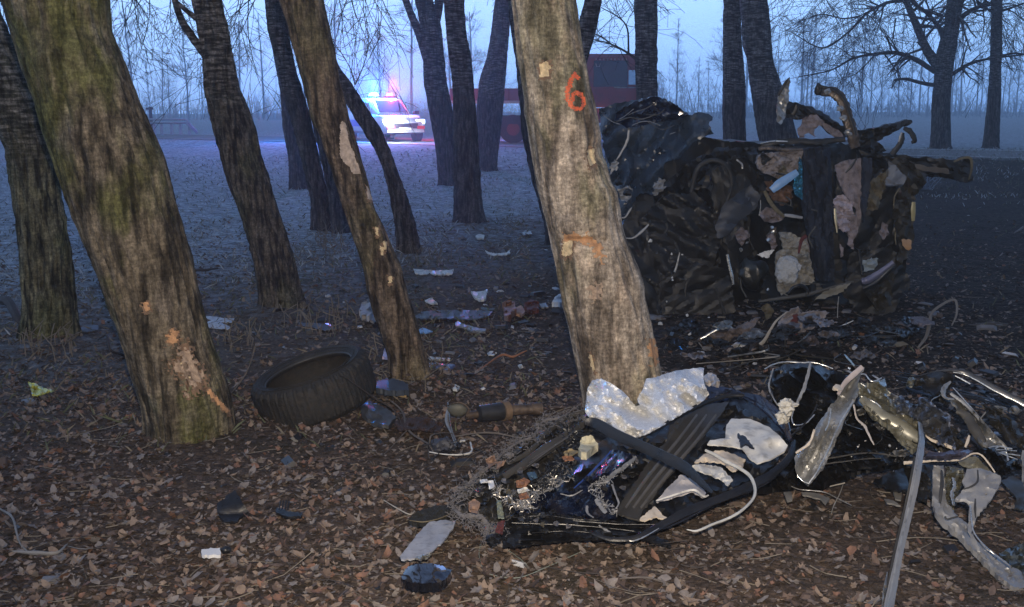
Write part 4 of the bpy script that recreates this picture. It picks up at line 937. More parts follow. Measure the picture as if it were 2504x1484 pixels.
bar('window_frame', zb('a8', [(1250, 250), (1370, 300), (1480, 390), (1560, 480), (1610, 600)], .06), [16, 30, 34, 30, 14], dr, navy, z=.1, flat=.35, jit=.08)
bar('sealing_strip', zb('a8', [(1640, 600), (1610, 720), (1500, 840), (1350, 930), (1180, 1010), (1000, 1080), (800, 1160), (650, 1240), (500, 1320), (380, 1370), (200, 1375), (60, 1330)], .06), [10, 17, 20, 22, 22, 20, 22, 20, 18, 14, 12, 8], dr, black, z=.1, jit=.08, flat=.6, n=10)
bar('sealing_strip', zb('a8', [(1590, 760), (1480, 890), (1300, 990), (1100, 1060), (930, 1140), (760, 1230), (600, 1300)], .035), [5, 9, 10, 10, 9, 8, 4], dr, mat('glossy_rubber', (.014, .014, .018), rough=.2), z=.1, jit=.1)
bar('silver_lip', zb('a8', [(580, 1290), (480, 1350), (400, 1385), (350, 1390)], .08), [2, 3, 3, 2], dr, silver, z=.1, jit=.4)
sheet('white_trim_panel', P('a8', [(1110, 480), (1150, 430), (1300, 435), (1450, 500), (1530, 570), (1590, 640), (1560, 690), (1450, 750), (1350, 780), (1290, 740), (1230, 660), (1100, 640), (960, 630), (980, 600), (1100, 585)]), dr, whitep, z=Z(.06), amp=.02, sc=70, sp=6, jag=.8)
sheet('scorched_tear', P('a8', [(1200, 545), (1240, 560), (1290, 600), (1330, 660), (1300, 650), (1260, 630), (1230, 650), (1210, 600)]), dr, black, z=Z(.088), amp=.008, sp=4, jag=3)
sheet('cream_lining', P('a8', [(860, 770), (930, 710), (1020, 680), (1120, 690), (1260, 750), (1230, 810), (1160, 840), (1080, 780), (960, 760)]), dr, cream, z=Z(.045), amp=.02, sc=40, sp=5)
sheet('cream_lining', P('a8', [(840, 800), (940, 785), (1060, 810), (1160, 910), (1120, 950), (1060, 900), (960, 860), (870, 830)]), dr, whitep, z=Z(.05), amp=.02, sc=30, sp=5)
bar('white_piping', zb('a8', [(945, 680), (1020, 715), (1110, 770), (1220, 825), (1300, 890), (1335, 990), (1310, 1070), (1230, 1150), (1130, 1210), (1000, 1260), (880, 1310), (800, 1300)], .075), [7, 9, 9, 9, 9, 9, 9, 9, 9, 9, 8, 3], dr, mat('off_white_piping', (.45, .45, .42), rough=.5), z=.1, flat=.8, sq=False)
sheet('lower_trim', P('a8', [(560, 1080), (640, 980), (750, 870), (840, 900), (950, 1010), (930, 1045), (850, 1000), (700, 1040)]), dr, mat('warm_grey_trim', (.36, .34, .33), rough=.5, var=.1), z=Z(.035), amp=.015, sc=50, sp=5)
bar('trim_lip', zb('a8', [(560, 1075), (700, 1030), (850, 990), (930, 1040), (970, 1030)], .075), [4, 5, 6, 6, 3], dr, whitep, z=.1)
sheet('lower_trim', P('a8', [(430, 1220), (480, 1170), (545, 1115), (600, 1170), (650, 1215), (540, 1200), (470, 1230)]), dr, cream, z=Z(.03), amp=.015, sp=5)
sheet('bottom_frame', P('q8', [(1180, 850), (1300, 800), (1500, 790), (1800, 830), (2000, 850), (2300, 880), (2380, 880), (2250, 960), (2100, 1000), (1900, 985), (1700, 990), (1500, 1010), (1350, 1030), (1190, 1040), (1170, 940)]), dr, black, z=Z(.02), amp=.05, sc=26, sp=6, ang=0, st=5)
for k, pts in enumerate(([(1260, 830), (1500, 815), (1700, 840), (1900, 850)], [(1250, 870), (1600, 880), (1900, 900), (2150, 930)], [(1700, 850), (1900, 870), (2100, 880), (2330, 880)], [(2060, 1000), (2180, 970), (2300, 900)], [(1400, 940), (1700, 930), (1900, 950)])):
    bar('frame_lip', zb('q8', pts, .06), [2.5, 3.5, 3, 2][:len(pts)] if len(pts) == 4 else 3, dr, silver if k == 3 else black, z=.1, jit=.4)
sheet('rubber_tail', P('q8', [(2150, 920), (2300, 960), (2400, 1000), (2420, 1040), (2250, 1000), (2140, 970)]), dr, black, z=.04, amp=.02, sp=5)
# torn pale paint edges on the navy panel
for pts, w_ in (([(2170, 380), (2080, 450), (1990, 520), (1940, 570)], [6, 9, 9, 7]), ([(1960, 580), (1880, 590), (1810, 620), (1820, 660), (1900, 700), (1960, 760), (2000, 800)], [3, 4, 4, 4, 6, 8, 5]), ([(1990, 590), (2010, 660), (2030, 720), (2000, 770)], [5, 4, 4, 3]), ([(1420, 670), (1500, 630), (1600, 590), (1650, 520)], [3, 4, 4, 3]), ([(1600, 650), (1680, 670), (1760, 640)], [2, 3, 2]), ([(1800, 740), (1810, 790), (1860, 830)], [6, 6, 4]), ([(1860, 700), (1900, 740), (1950, 790)], [9, 13, 8]), ([(1900, 890), (1960, 930), (2010, 970)], [4, 6, 4])):
    bar('torn_paint_edge', zb('q8', pts, .055), w_, dr, primer, z=.1, jit=.45, flat=.35, wob=.012)
fibres('paint_shreds', zb('q8', [(2160, 390), (1980, 540), (1850, 600), (1920, 730), (2020, 790)], .06), dr, primer, n=120, rad=7, ln_=16, z=.1, r=.0016, seed=4)
# pillar beams left of it, frayed felt and little finds
bar('pillar_beam', zb('q8', [(1780, 140), (1640, 240), (1480, 340), (1330, 450), (1190, 530)], .08), [16, 24, 26, 24, 16], dr, charcoal, z=.1, flat=.4)
bar('pillar_beam', zb('q8', [(1790, 50), (1640, 100), (1520, 200), (1400, 330), (1250, 420)], .05), [12, 14, 13, 13, 10], dr, charcoal, z=.1, jit=.2)
for k in range(5):
    bar('pillar_groove', zb('q8', [(1720 - k * 14, 190 + k * 12), (1560 - k * 14, 300 + k * 12), (1400 - k * 10, 400 + k * 14)], .11), 2.2, dr, black if k % 2 else mat('grey_rib', (.085, .08, .072)), z=.1)
felt = zb('q8', [(1790, 50), (1640, 90), (1480, 130), (1420, 230), (1290, 280), (1190, 360), (1060, 470), (950, 560), (880, 650), (830, 720)], .05)
fibres('felt_fringe', felt, dr, lint, n=800, rad=24, ln_=15, z=.1, r=.0011, seed=1)
bar('felt_roll', felt, [3, 5, 6, 6, 5, 6, 7, 6, 5, 3], dr, lint, z=.1, jit=.3, wob=.02, n=10, flat=.6)
for i in range(34):
    a = felt[random.randrange(len(felt) - 1)]; px_, py_ = a[0] + random.gauss(8, 14), a[1] + random.gauss(6, 12)
    lump('felt_clump', px_, py_, random.uniform(4, 12), random.uniform(3, 8), dr, random.choice([lint, charcoal, black, sooty]), z=dz(px_, py_) + .05, rough=.9, fine=.6, sub=2)
felt2 = zb('q8', [(830, 760), (900, 830), (980, 820), (1060, 880), (1090, 960), (1150, 900)], .04)
bar('felt_roll', felt2, [6, 10, 14, 12, 10, 5], dr, lint, z=.1, jit=.3, wob=.02, n=10, flat=.6)
fibres('felt_fringe', felt2, dr, lint, n=420, rad=30, ln_=16, z=.1, r=.0011, seed=2)
fibres('wire_tangle', zb('q8', [(1120, 620), (1250, 700), (1350, 740), (1420, 640), (1560, 560), (1660, 460)], .06), dr, mat('bright_thin_wire', (.4, .38, .35), rough=.4, metal=.6), n=260, rad=16, ln_=26, z=.1, r=.0012, seed=3)
fibres('wire_tangle', zb('q8', [(1600, 250), (1700, 200), (1750, 300), (1650, 400), (1540, 520), (1420, 600)], .07), dr, black, n=220, rad=14, ln_=40, z=.1, r=.002, seed=6)
sheet('floor_mat', P('q8', [(495, 830), (560, 780), (700, 740), (840, 735), (840, 790), (700, 845), (600, 862), (520, 855)]), dr, mat('black_floor_mat', (.016, .016, .014), rough=.95, var=.5, vs=90, bump=.7, bs=120), z=.07, amp=.02, sc=30, sp=5, thick=.02)
bar('mat_binding', [(a, b_, .1) for a, b_ in P('q8', [(500, 850), (620, 860), (760, 820), (840, 770)])], [2, 3, 3, 2], dr, tan, z=.1)
bar('white_twig_strip', [(a, b_, .05) for a, b_ in P('q8', [(310, 700), (400, 755), (500, 805), (540, 780)])], [2, 3, 3, 2], dr, mat('pale_stick', (.36, .33, .28), rough=.8), z=.1)
sheet('cream_foam_block', P('q8', [(1740, 320), (1765, 240), (1830, 222), (1885, 285), (1850, 310), (1800, 350), (1760, 345)]), dr, mat('cream_foam', (.46, .42, .29), rough=.9, var=.2, bump=.5, dirt=.5), z=Z(.14), amp=.04, sp=5, thick=.03)
for (pts, m_) in (([(1630, 350), (1680, 320), (1740, 345), (1700, 370), (1640, 372)], mat('ochre_foam', (.22, .17, .09), rough=.9)), ([(1620, 380), (1690, 375), (1710, 400), (1640, 410)], orangem), ([(1280, 560), (1340, 535), (1385, 560), (1350, 600), (1285, 600)], orangem), ([(1290, 620), (1360, 605), (1380, 625), (1300, 645)], whitep), ([(1300, 660), (1360, 640), (1380, 680), (1310, 690)], orangem), ([(1360, 500), (1420, 490), (1440, 530), (1390, 550)], mat('blue_clip', (.06, .11, .17), rough=.5)), ([(1140, 700), (1170, 700), (1195, 830), (1150, 830)], mat('dusty_green_strip', (.17, .19, .15), rough=.8)), ([(930, 720), (980, 690), (1020, 720), (1000, 790), (940, 780)], mat('dead_leaf_tan', (.22, .14, .10), rough=.9)), ([(1070, 560), (1115, 555), (1125, 600), (1085, 615)], mat('white_label', (.75, .74, .70), rough=.6)), ([(1015, 550), (1070, 545), (1075, 565), (1025, 572)], MATS['white_label'] if 'white_label' in MATS else cream), ([(1060, 400), (1120, 370), (1140, 420), (1080, 465)], MATS.get('dead_leaf_tan', tan)), ([(1140, 420), (1210, 405), (1190, 440), (1140, 470)], MATS.get('dead_leaf_tan', tan)), ([(1060, 960), (1150, 940), (1180, 990), (1100, 1030)], black), ([(1150, 860), (1200, 850), (1180, 950), (1130, 930)], redcloth)):
    sheet('torn_scrap', P('q8', pts), dr, m_, z=Z(.085), amp=.02, sc=20, sp=4, jag=1.2, thick=.004)
lump('bolt_head', *P('q8', [(1387, 992)])[0], 4, 4, dr, silver, z=.09, rough=.2, sub=1)
for i in range(44):
    x, y = random.choice([(random.uniform(1260, 1560), 0), (random.uniform(1180, 1400), 1)]); y = random.uniform(1130, 1300) if y else 1330 - (x - 1200) * .55 + random.uniform(-30, 40)
    q = [(x + math.cos(t) * random.uniform(3, 12), y + math.sin(t) * random.uniform(2, 8)) for t in np.linspace(0, 6.28, 7)[:-1]]
    sheet('torn_scrap', q, dr, random.choice([black, charcoal, lint, sooty, tan]), z=Z(random.uniform(.02, .10)), amp=.03, sc=12, sp=4, jag=1, thick=.003)

# crinkled rescue foil on top of it
random.seed(31)
FP = [(5, 380), (20, 200), (60, 130), (130, 115), (230, 170), (290, 210), (340, 260), (400, 335), (435, 325), (410, 280), (450, 210), (480, 120), (540, 110), (620, 85), (700, 60), (800, 45), (900, 30), (935, 35), (930, 120), (945, 180), (975, 240), (930, 290), (840, 350), (700, 430), (600, 490), (500, 545), (400, 585), (300, 540), (200, 490), (110, 455), (40, 430)]
fl = sheet('foil_blanket', P('a8', FP), None, foil, z=lambda x, y: dz(x, y) + .06, amp=.085, sc=52, rj=.0035, sp=5.0, st=2.2, ang=.7, thick=.002, jag=1.2, smooth=False, sharp=None,
           label='crinkled silver rescue foil draped over the torn door at the foot of the numbered tree', cat='foil blanket')
sheet('white_tissue', P('a8', [(930, 100), (965, 70), (1030, 90), (1060, 140), (1050, 180), (1000, 170), (945, 160)]), None, mat('white_tissue', (.55, .52, .50), rough=.9, var=.15), z=.30, amp=.05, sc=16, sp=4,
      label='small white crumpled tissue at the right tip of the foil', cat='tissue')
sheet('blue_cloth', P('a8', [(945, 180), (1050, 175), (1150, 190), (1250, 230), (1220, 255), (1130, 270), (1000, 300), (970, 290), (975, 240)]), None, mat('dark_blue_cloth', (.03, .05, .11), rough=.8, var=.3), z=.24, amp=.07, sc=25, sp=5, thick=.01,
      label='dark blue cloth between the foil and the black window frame', cat='cloth')
# ================================================================== torn body section at the right front
cz = lambda x, y: .05 + .42 * min(1, max(0, (1200 - y) / 320))
def zc(r, pts, k=0.): return [(a, b_, cz(a, b_) + k) for a, b_ in P(r, pts)]
ZC = lambda k: (lambda x, y: max(.02, cz(x, y) + k))
bs_ = thing('torn_body_section', 'torn black and grey car body section with a long strip hanging forward, right foreground', 'car body part', tuple(G(2200, 1180, 0.0)))
random.seed(41)
sheet('black_shell', P('c', [(100, 200), (230, 140), (430, 130), (640, 190), (830, 260), (900, 400), (1010, 500), (1120, 650), (1220, 760), (1300, 840), (1290, 920), (1230, 970), (1050, 1000), (900, 1010), (700, 1090), (560, 1150), (430, 1160), (300, 1150), (120, 1180), (0, 1190), (60, 1090), (250, 950), (300, 830), (200, 600), (120, 400)]), bs_, black, z=ZC(-.05), amp=.10, sc=60, sp=8, thick=.03, jag=3, ang=.6, st=1.6)
sheet('olive_tube', P('c', [(840, 285), (900, 310), (990, 290), (1080, 260), (1100, 420), (1170, 480), (1280, 530), (1370, 620), (1400, 700), (1400, 780), (1320, 870), (1240, 800), (1180, 740), (1090, 640), (960, 560), (880, 440)]), bs_, olivem, z=ZC(.06), amp=.06, sc=50, sp=6, ang=.7, st=3, thick=.02)
bar('folded_tube', zc('c', [(880, 430), (960, 510), (1060, 590), (1180, 650), (1290, 730), (1380, 780)], .10), [18, 30, 34, 36, 36, 24], bs_, olivem, z=.1, n=12, sq=False, flat=.5, jit=.04)
sheet('pillar_cover', P('c', [(905, 165), (880, 200), (850, 290), (850, 400), (800, 480), (740, 600), (680, 740), (620, 880), (560, 1010), (500, 1080), (425, 1170), (350, 1100), (320, 1040), (305, 940), (370, 860), (420, 810), (480, 700), (540, 600), (610, 500), (670, 440), (690, 350), (760, 260), (860, 160)]), bs_, steel, z=ZC(.12), amp=.035, sc=40, sp=6, ang=-1.05, st=6, thick=.008)
bar('pillar_cover_edge', zc('c', [(885, 165), (800, 240), (730, 310), (680, 400)], .17), [12, 14, 12, 8], bs_, mat('pinkish_grey_edge', (.36, .31, .29), rough=.5), z=.1)
for pts, w_, m_ in (([(810, 460), (700, 640), (600, 860), (500, 1060), (430, 1160)], 4, silver), ([(620, 520), (600, 640), (570, 710)], 3, silver), ([(760, 560), (650, 760), (540, 950)], 3, steel), ([(330, 1090), (380, 1140), (430, 1160)], 3, silver), ([(480, 700), (430, 820), (320, 900)], 6, cream)):
    bar('pressed_edge', zc('c', pts, .165), w_, bs_, m_, z=.1, jit=.3)
for pts, w_, m_ in (([(50, 185), (130, 145), (250, 125), (380, 130), (450, 125), (560, 150), (640, 180)], 3, silver), ([(440, 130), (430, 200), (390, 330), (350, 440), (330, 490)], [5, 7, 8, 7, 5], steel),
                    ([(125, 180), (105, 260), (100, 350), (130, 430), (175, 500)], [3, 4, 5, 5, 3], steel), ([(310, 520), (300, 600), (330, 650), (420, 630), (480, 560)], 3, silver), ([(500, 480), (450, 580), (370, 680), (290, 750)], 4, black),
                    ([(80, 250), (60, 310), (100, 330), (140, 360)], 1.5, tan), ([(800, 490), (830, 600), (900, 660), (950, 760), (990, 830)], [4, 5, 6, 5, 3], mat('torn_pale_edge', (.4, .37, .35), rough=.6)),
                    ([(860, 420), (940, 450), (1010, 490), (1060, 550)], 4, silver), ([(870, 310), (920, 340), (940, 390)], 4, silver), ([(840, 240), (910, 230), (970, 290), (1060, 260)], 3, silver),
                    ([(730, 60), (770, 90), (820, 150)], [5, 9, 5], mat('pale_blue_strip', (.26, .36, .42), rough=.5)), ([(770, 170), (790, 185)], 4, silver), ([(560, 950), (800, 910), (1000, 905), (1180, 930)], 4, charcoal), ([(560, 990), (800, 960), (1050, 950)], 3, charcoal)):
    bar('torn_edge_and_highlight', zc('c', pts, .10), w_, bs_, m_, z=.1, jit=.35, wob=.01)
lump('white_foam', *P('c', [(250, 500)])[0], 22, 15, bs_, mat('dirty_white_foam', (.52, .50, .44), rough=.95, var=.2, vs=40, bump=.8, bs=60), z=.42, rough=.9, fine=.5)
lump('white_foam', *P('c', [(210, 590)])[0], 14, 16, bs_, MATS['dirty_white_foam'], z=.36, rough=.9, fine=.5)
sheet('cream_flap', P('c', [(630, 350), (660, 310), (700, 320), (720, 350), (680, 360)]), bs_, cream, z=ZC(.16), amp=.02, sp=4)
sheet('shredded_plate', P('c', [(1160, 460), (1200, 410), (1240, 415), (1330, 530), (1380, 420), (1420, 430), (1500, 490), (1560, 530), (1620, 560), (1640, 650), (1680, 860), (1580, 830), (1500, 800), (1420, 740), (1380, 640), (1280, 560), (1180, 550)]), bs_, mat('blue_grey_shred', (.20, .22, .27), rough=.35, metal=.2, var=.7, vs=22, rv=.2), z=ZC(.07), amp=.10, sc=20, sp=5, jag=4)
sheet('charcoal_patch', P('c', [(1400, 620), (1500, 590), (1570, 640), (1560, 730), (1480, 760), (1410, 700)]), bs_, charcoal, z=ZC(.14), amp=.03, sp=5, jag=3)  # charcoal sheet laid over the shredded plate
bar('white_lip', zc('c', [(1420, 740), (1480, 790), (1570, 820), (1660, 860)], .12), [3, 7, 9, 8], bs_, cream, z=.1)
bar('white_lip', zc('c', [(1800, 750), (1785, 800), (1765, 850)], .12), [5, 8, 5], bs_, cream, z=.1)
for q_, m_, am in (([(1640, 440), (1730, 430), (1850, 550), (1990, 710), (2100, 840), (1980, 860), (1880, 800), (1800, 660), (1720, 560)], steel, .05), ([(1440, 640), (1560, 620), (1700, 700), (1760, 800), (1700, 900), (1560, 880), (1440, 800)], charcoal, .06),
                   ([(960, 330), (1080, 330), (1180, 420), (1300, 500), (1200, 520), (1080, 460)], olivem, .06), ([(1900, 470), (2040, 520), (2200, 640), (2264, 760), (2264, 860), (2120, 780), (2000, 660)], charcoal, .07),
                   ([(640, 900), (900, 860), (1150, 900), (1240, 960), (1000, 1010), (760, 1040)], black, .05), ([(1240, 1010), (1420, 1000), (1480, 1150), (1440, 1330), (1330, 1260), (1280, 1130)], sooty, .05)):
    sheet('bent_plate', P('c', q_), bs_, m_, z=ZC(.03), amp=am, sc=40, sp=6, jag=3, ang=.7, st=2.5, thick=.008)
for i in range(22):
    a, b_ = random.uniform(1950, 2480), random.uniform(930, 1110)
    q = [(a + math.cos(t) * random.uniform(6, 24), b_ + math.sin(t) * random.uniform(4, 14)) for t in np.linspace(0, 6.28, 8)[:-1]]
    sheet('metal_shard', q, bs_, random.choice([steel, charcoal, olivem, black, primer, navy2]), z=ZC(random.uniform(.0, .09)), amp=.05, sc=16, sp=5, jag=2)
# the long strip hanging to the very bottom of the picture
sp3 = [(2250, 1035, .42), (2254, 1075, .40), (2249, 1115, .38), (2240, 1170, .33), (2228, 1230, .26), (2214, 1290, .20), (2200, 1350, .15), (2188, 1410, .10), (2176, 1470, .06), (2166, 1520, .04)]
bar('long_metal_strip', sp3, [14, 19, 21, 22, 22, 21, 21, 24, 30, 30], bs_, mat('warm_grey_strip', (.26, .25, .235), rough=.4, metal=.35, var=.15, rv=.12), z=.1, flat=.22, n=10)
bar('strip_rib', [(a - 3, b_, c_ + .018) for a, b_, c_ in sp3], [3, 5, 5, 6, 6, 6, 6, 6, 6, 5], bs_, steel, z=.1, flat=.5)
bar('strip_side_flange', [(a - 12, b_ + 2, c_ - .02) for a, b_, c_ in sp3[2:]], [6, 8, 9, 9, 9, 8, 8, 6], bs_, charcoal, z=.1, flat=.5)  # charcoal flange along the strip's left side, set slightly lower
bar('strip_foot', [(2170, 1400, .05), (2164, 1440, .05), (2158, 1490, .04)], [5, 14, 10], bs_, steel, z=.1, flat=.3)
bar('cream_crossbar', zc('c', [(1240, 985), (1340, 978), (1500, 965), (1640, 965), (1740, 950), (1830, 905), (1900, 915), (1960, 980), (2020, 1065)], .14), [8, 7, 5, 4, 5, 4, 4, 4, 3], bs_, cream, z=.1, jit=.2)
sheet('blue_grey_blade', P('c', [(1410, 940), (1450, 885), (1600, 890), (1740, 865), (1830, 880), (1720, 940), (1560, 950)]), bs_, MATS['purple_grey_metal'], z=ZC(.15), amp=.03, sc=20, sp=5, ang=0, st=4)
sheet('inner_reflector', P('c', [(1700, 960), (1780, 930), (1860, 930), (1930, 1000), (1990, 1050), (1850, 1035), (1740, 1000)]), bs_, olivem, z=ZC(.09), amp=.02, sp=5)
for k in range(7):
    a0 = (random.uniform(1880, 2000), random.uniform(880, 940)); bar('folded_edge', zc('c', [a0, (a0[0] + 120, a0[1] - random.uniform(10, 50)), (random.uniform(2120, 2260), random.uniform(840, 1000))], .12), random.uniform(2, 4), bs_, random.choice([steel, silver, black]), z=.1, jit=.3)
sheet('black_fold', P('c', [(1820, 880), (2000, 850), (2120, 870), (2250, 960), (2250, 1030), (2080, 1080), (1980, 1030), (1900, 930)]), bs_, black, z=ZC(.08), amp=.07, sc=26, sp=6, ang=.5, st=3)
bar('side_rail', zc('c', [(2264, 880), (2255, 960), (2262, 1050), (2256, 1150)], .1), [6, 10, 8, 5], bs_, steel, z=.1)
# curved door sill behind
for pts, w_, m_ in (([(1640, 290), (1590, 340), (1575, 390), (1600, 430), (1670, 440)], [6, 12, 16, 12, 6], steel), ([(1640, 390), (1760, 480), (1870, 590), (1990, 730), (2090, 830), (2150, 880)], [7, 8, 8, 9, 9, 5], steel), ([(1660, 340), (1780, 470), (1900, 610), (2020, 760), (2110, 850)], [2, 3, 3, 3, 2], silver),
                    ([(1690, 540), (1780, 590), (1840, 690), (1900, 790), (1930, 850)], [10, 22, 26, 22, 10], charcoal), ([(1680, 240), (1740, 270), (1810, 310)], [2, 4, 3], silver), ([(1900, 600), (1960, 530), (2000, 515), (2040, 560)], 3, steel)):
    bar('curved_sill', zc('c', pts, .06), w_, bs_, m_, z=.1, jit=.15)
sheet('dark_sill_back', P('c', [(1370, 240), (1550, 200), (1680, 230), (1640, 330), (1590, 400), (1660, 460), (1600, 480), (1480, 400), (1400, 330)]), bs_, sooty, z=ZC(-.02), amp=.06, sp=7, jag=3)
pl = [(1370, 240), (1460, 215), (1560, 195), (1660, 195), (1760, 215), (1880, 275), (2010, 350), (2130, 410), (2270, 480)]
bar('long_roof_edge', zc('c', pl, .02), [2, 3, 4, 8, 13, 16, 17, 17, 16], bs_, mat('dull_dark_steel', (.06, .06, .062), rough=.35, metal=.5, rv=.15), z=.1, flat=.4, jit=.08)
bar('roof_edge_lip', zc('c', [(a, b_ + 14) for a, b_ in pl[3:]], .05), [2, 3, 3, 4, 5, 5], bs_, silver, z=.1, jit=.3)
# ribbed grey mounting plate
brk = [(1840, 445), (1915, 445), (1925, 560), (1935, 700), (1990, 790), (2060, 850), (2110, 900), (2160, 1000), (2280, 1090), (2400, 1175), (2520, 1250), (2520, 1350), (2420, 1330), (2300, 1240), (2150, 1080), (2000, 930), (1900, 850), (1850, 780), (1830, 680)]
bz = lambda x, y: .03 + .26 * min(1, max(0, (1400 - y) / 270))
sheet('mounting_rail', P('q9', brk), bs_, primer, z=bz, amp=.02, sc=40, sp=6, thick=.02, ang=.8, st=4)
sheet('mounting_plate', P('q9', [(2085, 470), (2180, 465), (2330, 520), (2335, 570), (2310, 620), (2260, 700), (2200, 770), (2155, 830), (2130, 890), (2115, 960), (2090, 900), (2100, 800), (2100, 730), (2060, 700), (1995, 700), (2040, 650), (2075, 600), (2050, 560)]), bs_, primer, z=lambda x, y: bz(x, y) + .06, amp=.012, sc=50, sp=6, thick=.006, holes=[(REG['q9'][0] + 2237 / 3, REG['q9'][1] + 522 / 3, 2.6), (REG['q9'][0] + 2227 / 3, REG['q9'][1] + 655 / 3, 3.4)])
def zbk(pts, k): return [(a, b_, bz(a, b_) + k) for a, b_ in P('q9', pts)]
bar('rib', zbk([(2165, 480), (2165, 560), (2120, 600), (2060, 620)], .075), [4, 5, 5, 3], bs_, charcoal, z=.1, flat=.4)
bar('rib', zbk([(2148, 690), (2146, 760), (2150, 830)], .075), [3, 7, 3], bs_, charcoal, z=.1, flat=.4)
bar('rib', zbk([(1900, 480), (1905, 560), (1895, 660), (1890, 720)], .03), [5, 9, 9, 5], bs_, charcoal, z=.1, flat=.4)
bar('rib', zbk([(1925, 820), (1940, 840), (1980, 830), (2020, 820)], .04), 4, bs_, charcoal, z=.1)
bar('bright_flange', zbk([(2110, 740), (2120, 860), (2140, 940), (2200, 1020), (2280, 1090), (2400, 1180)], .08), [4, 4, 4, 4, 5, 3], bs_, silver, z=.1, jit=.15)
bar('torn_inner_edge', zbk([(1985, 540), (1995, 600), (1975, 660), (1990, 740)], .05), [6, 8, 8, 5], bs_, silver, z=.1, jit=.6)
sheet('inner_web', P('q9', [(1925, 450), (2060, 470), (2080, 540), (2030, 620), (2000, 700), (1990, 790), (1935, 700)]), bs_, olivem, z=lambda x, y: bz(x, y) - .02, amp=.06, sc=22, sp=5)
sheet('grey_back_plate', P('q9', [(2330, 560), (2420, 520), (2500, 560), (2520, 640), (2520, 780), (2430, 760), (2450, 690), (2400, 620)]), bs_, charcoal, z=.08, amp=.04, sp=7, jag=3)
sheet('clear_sheeting', P('q9', [(2320, 1090), (2400, 1050), (2520, 1010), (2520, 1240), (2440, 1210)]), bs_, mat('cloudy_plastic_sheet', (.07, .08, .08), rough=.3, var=.4), z=.03, amp=.04, sc=18, sp=6)
sheet('under_black', P('q9', [(1650, 430), (1840, 440), (1840, 700), (1760, 640), (1640, 640), (1500, 620), (1400, 560)]), bs_, sooty, z=.06, amp=.04, sp=7, jag=3)
for pts, w_, m_ in (([(760, 580), (850, 620), (950, 630), (1050, 645), (1140, 690), (1240, 740)], 2.5, steel), ([(1180, 580), (1150, 660), (1110, 740), (1090, 800)], [2, 3, 3, 2], MATS['pale_stick']), ([(1080, 600), (1190, 575)], 3, MATS['pale_stick'])):
    bar('bent_wire', [(a, b_, .07) for a, b_ in P('q9', pts)], w_, bs_, m_, z=.1, jit=.2)
for pts in ([(740, 640), (800, 640), (805, 700), (770, 710)], [(870, 640), (1000, 650), (1080, 690), (1050, 730), (1010, 690), (880, 660)], [(1480, 690), (1540, 700), (1600, 740), (1500, 720)], [(1540, 610), (1610, 640), (1600, 700), (1560, 690)]):
    sheet('broken_bit', P('q9', pts), bs_, mat('grey_bit', (.20, .19, .17), rough=.7), z=.05, amp=.02, sp=5, jag=1)
for i in range(34):
    a, b_ = random.uniform(2050, 2300), random.uniform(960, 1120)
    if i % 2: lump('white_fleck', a, b_, random.uniform(1, 3), random.uniform(1, 2.5), bs_, whitep, z=cz(a, b_) + .09, sub=1, rough=.6)
    else: bar('torn_edge_and_highlight', [(a, b_, cz(a, b_) + .07), (a + random.gauss(0, 14), b_ + 12, cz(a, b_) + .09), (a + random.gauss(0, 24), b_ + 26, cz(a, b_ + 20) + .06)], random.uniform(1.2, 4), bs_, random.choice([black, steel, silver, charcoal]), z=.1, jit=.4)
lump('bolt_head', *P('c', [(1055, 685)])[0], 4, 4, bs_, silver, z=.33, rough=.2, sub=1)
lump('bolt_head', *P('c', [(1120, 838)])[0], 4.5, 4.5, bs_, silver, z=.28, rough=.2, sub=1)

# ================================================================== tyre
ty = thing('tyre', 'loose black car tyre lying tilted beside the leaning trunks', 'tyre', (0, 0, 0))
def tyre_mesh(Ro=.335, Wd=.25, Ri=.243, n=216):
    prof = [(Ri, -Wd * .36), (Ri + .012, -Wd * .44), (Ri + .05, -Wd * .5), (Ro - .045, -Wd * .49), (Ro - .018, -Wd * .44), (Ro - .002, -Wd * .36), (Ro, -Wd * .2), (Ro + .001, 0), (Ro, Wd * .2), (Ro - .002, Wd * .36), (Ro - .018, Wd * .44), (Ro - .045, Wd * .49), (Ri + .05, Wd * .5), (Ri + .012, Wd * .44), (Ri, Wd * .36), (Ri + .01, Wd * .3), (Ro - .04, Wd * .38), (Ro - .015, Wd * .2), (Ro - .015, -Wd * .2), (Ro - .04, -Wd * .38), (Ri + .01, -Wd * .3)]
    V = []; k = len(prof)
    for i in range(n):
        a = 2 * math.pi * i / n
        for j, (r, z) in enumerate(prof):
            g = 0
            if 4 <= j <= 10: g = -.006 if (i + (j % 2)) % 3 == 0 else 0
            if j in (4, 5, 9, 10) and i % 2: g -= .006
            V.append(((r + g) * math.cos(a), (r + g) * math.sin(a), z))
    Fc = [(i * k + j, ((i + 1) % n) * k + j, ((i + 1) % n) * k + (j + 1) % k, i * k + (j + 1) % k) for i in range(n) for j in range(k)]
    return V, Fc
V, Fc = tyre_mesh()
mesh('tread', V, Fc, rubber, ty, sharp=30)
mbt = MB()
for s in (.249,):
    mbt.tube([(s * math.cos(a), s * math.sin(a), .095) for a in np.linspace(0, 2 * math.pi, 65)], .007, n=6, cap=False)
mbt.build('bead', mat('worn_bead_rubber', (.035, .034, .032), rough=.5), ty)
mbt = MB()
for s in (.268, .295):
    mbt.tube([(s * math.cos(a), s * math.sin(a), .1235) for a in np.linspace(0, 2 * math.pi, 65)], .003, n=4, cap=False)
mbt.build('sidewall_ring', rubber, ty)
p = W(769, 962, 5.75); ty.location = (p.x, p.y, p.z + .035)
ty.rotation_euler = (R(4), R(-17), R(8)); ty.scale = (.97, .97, .97)

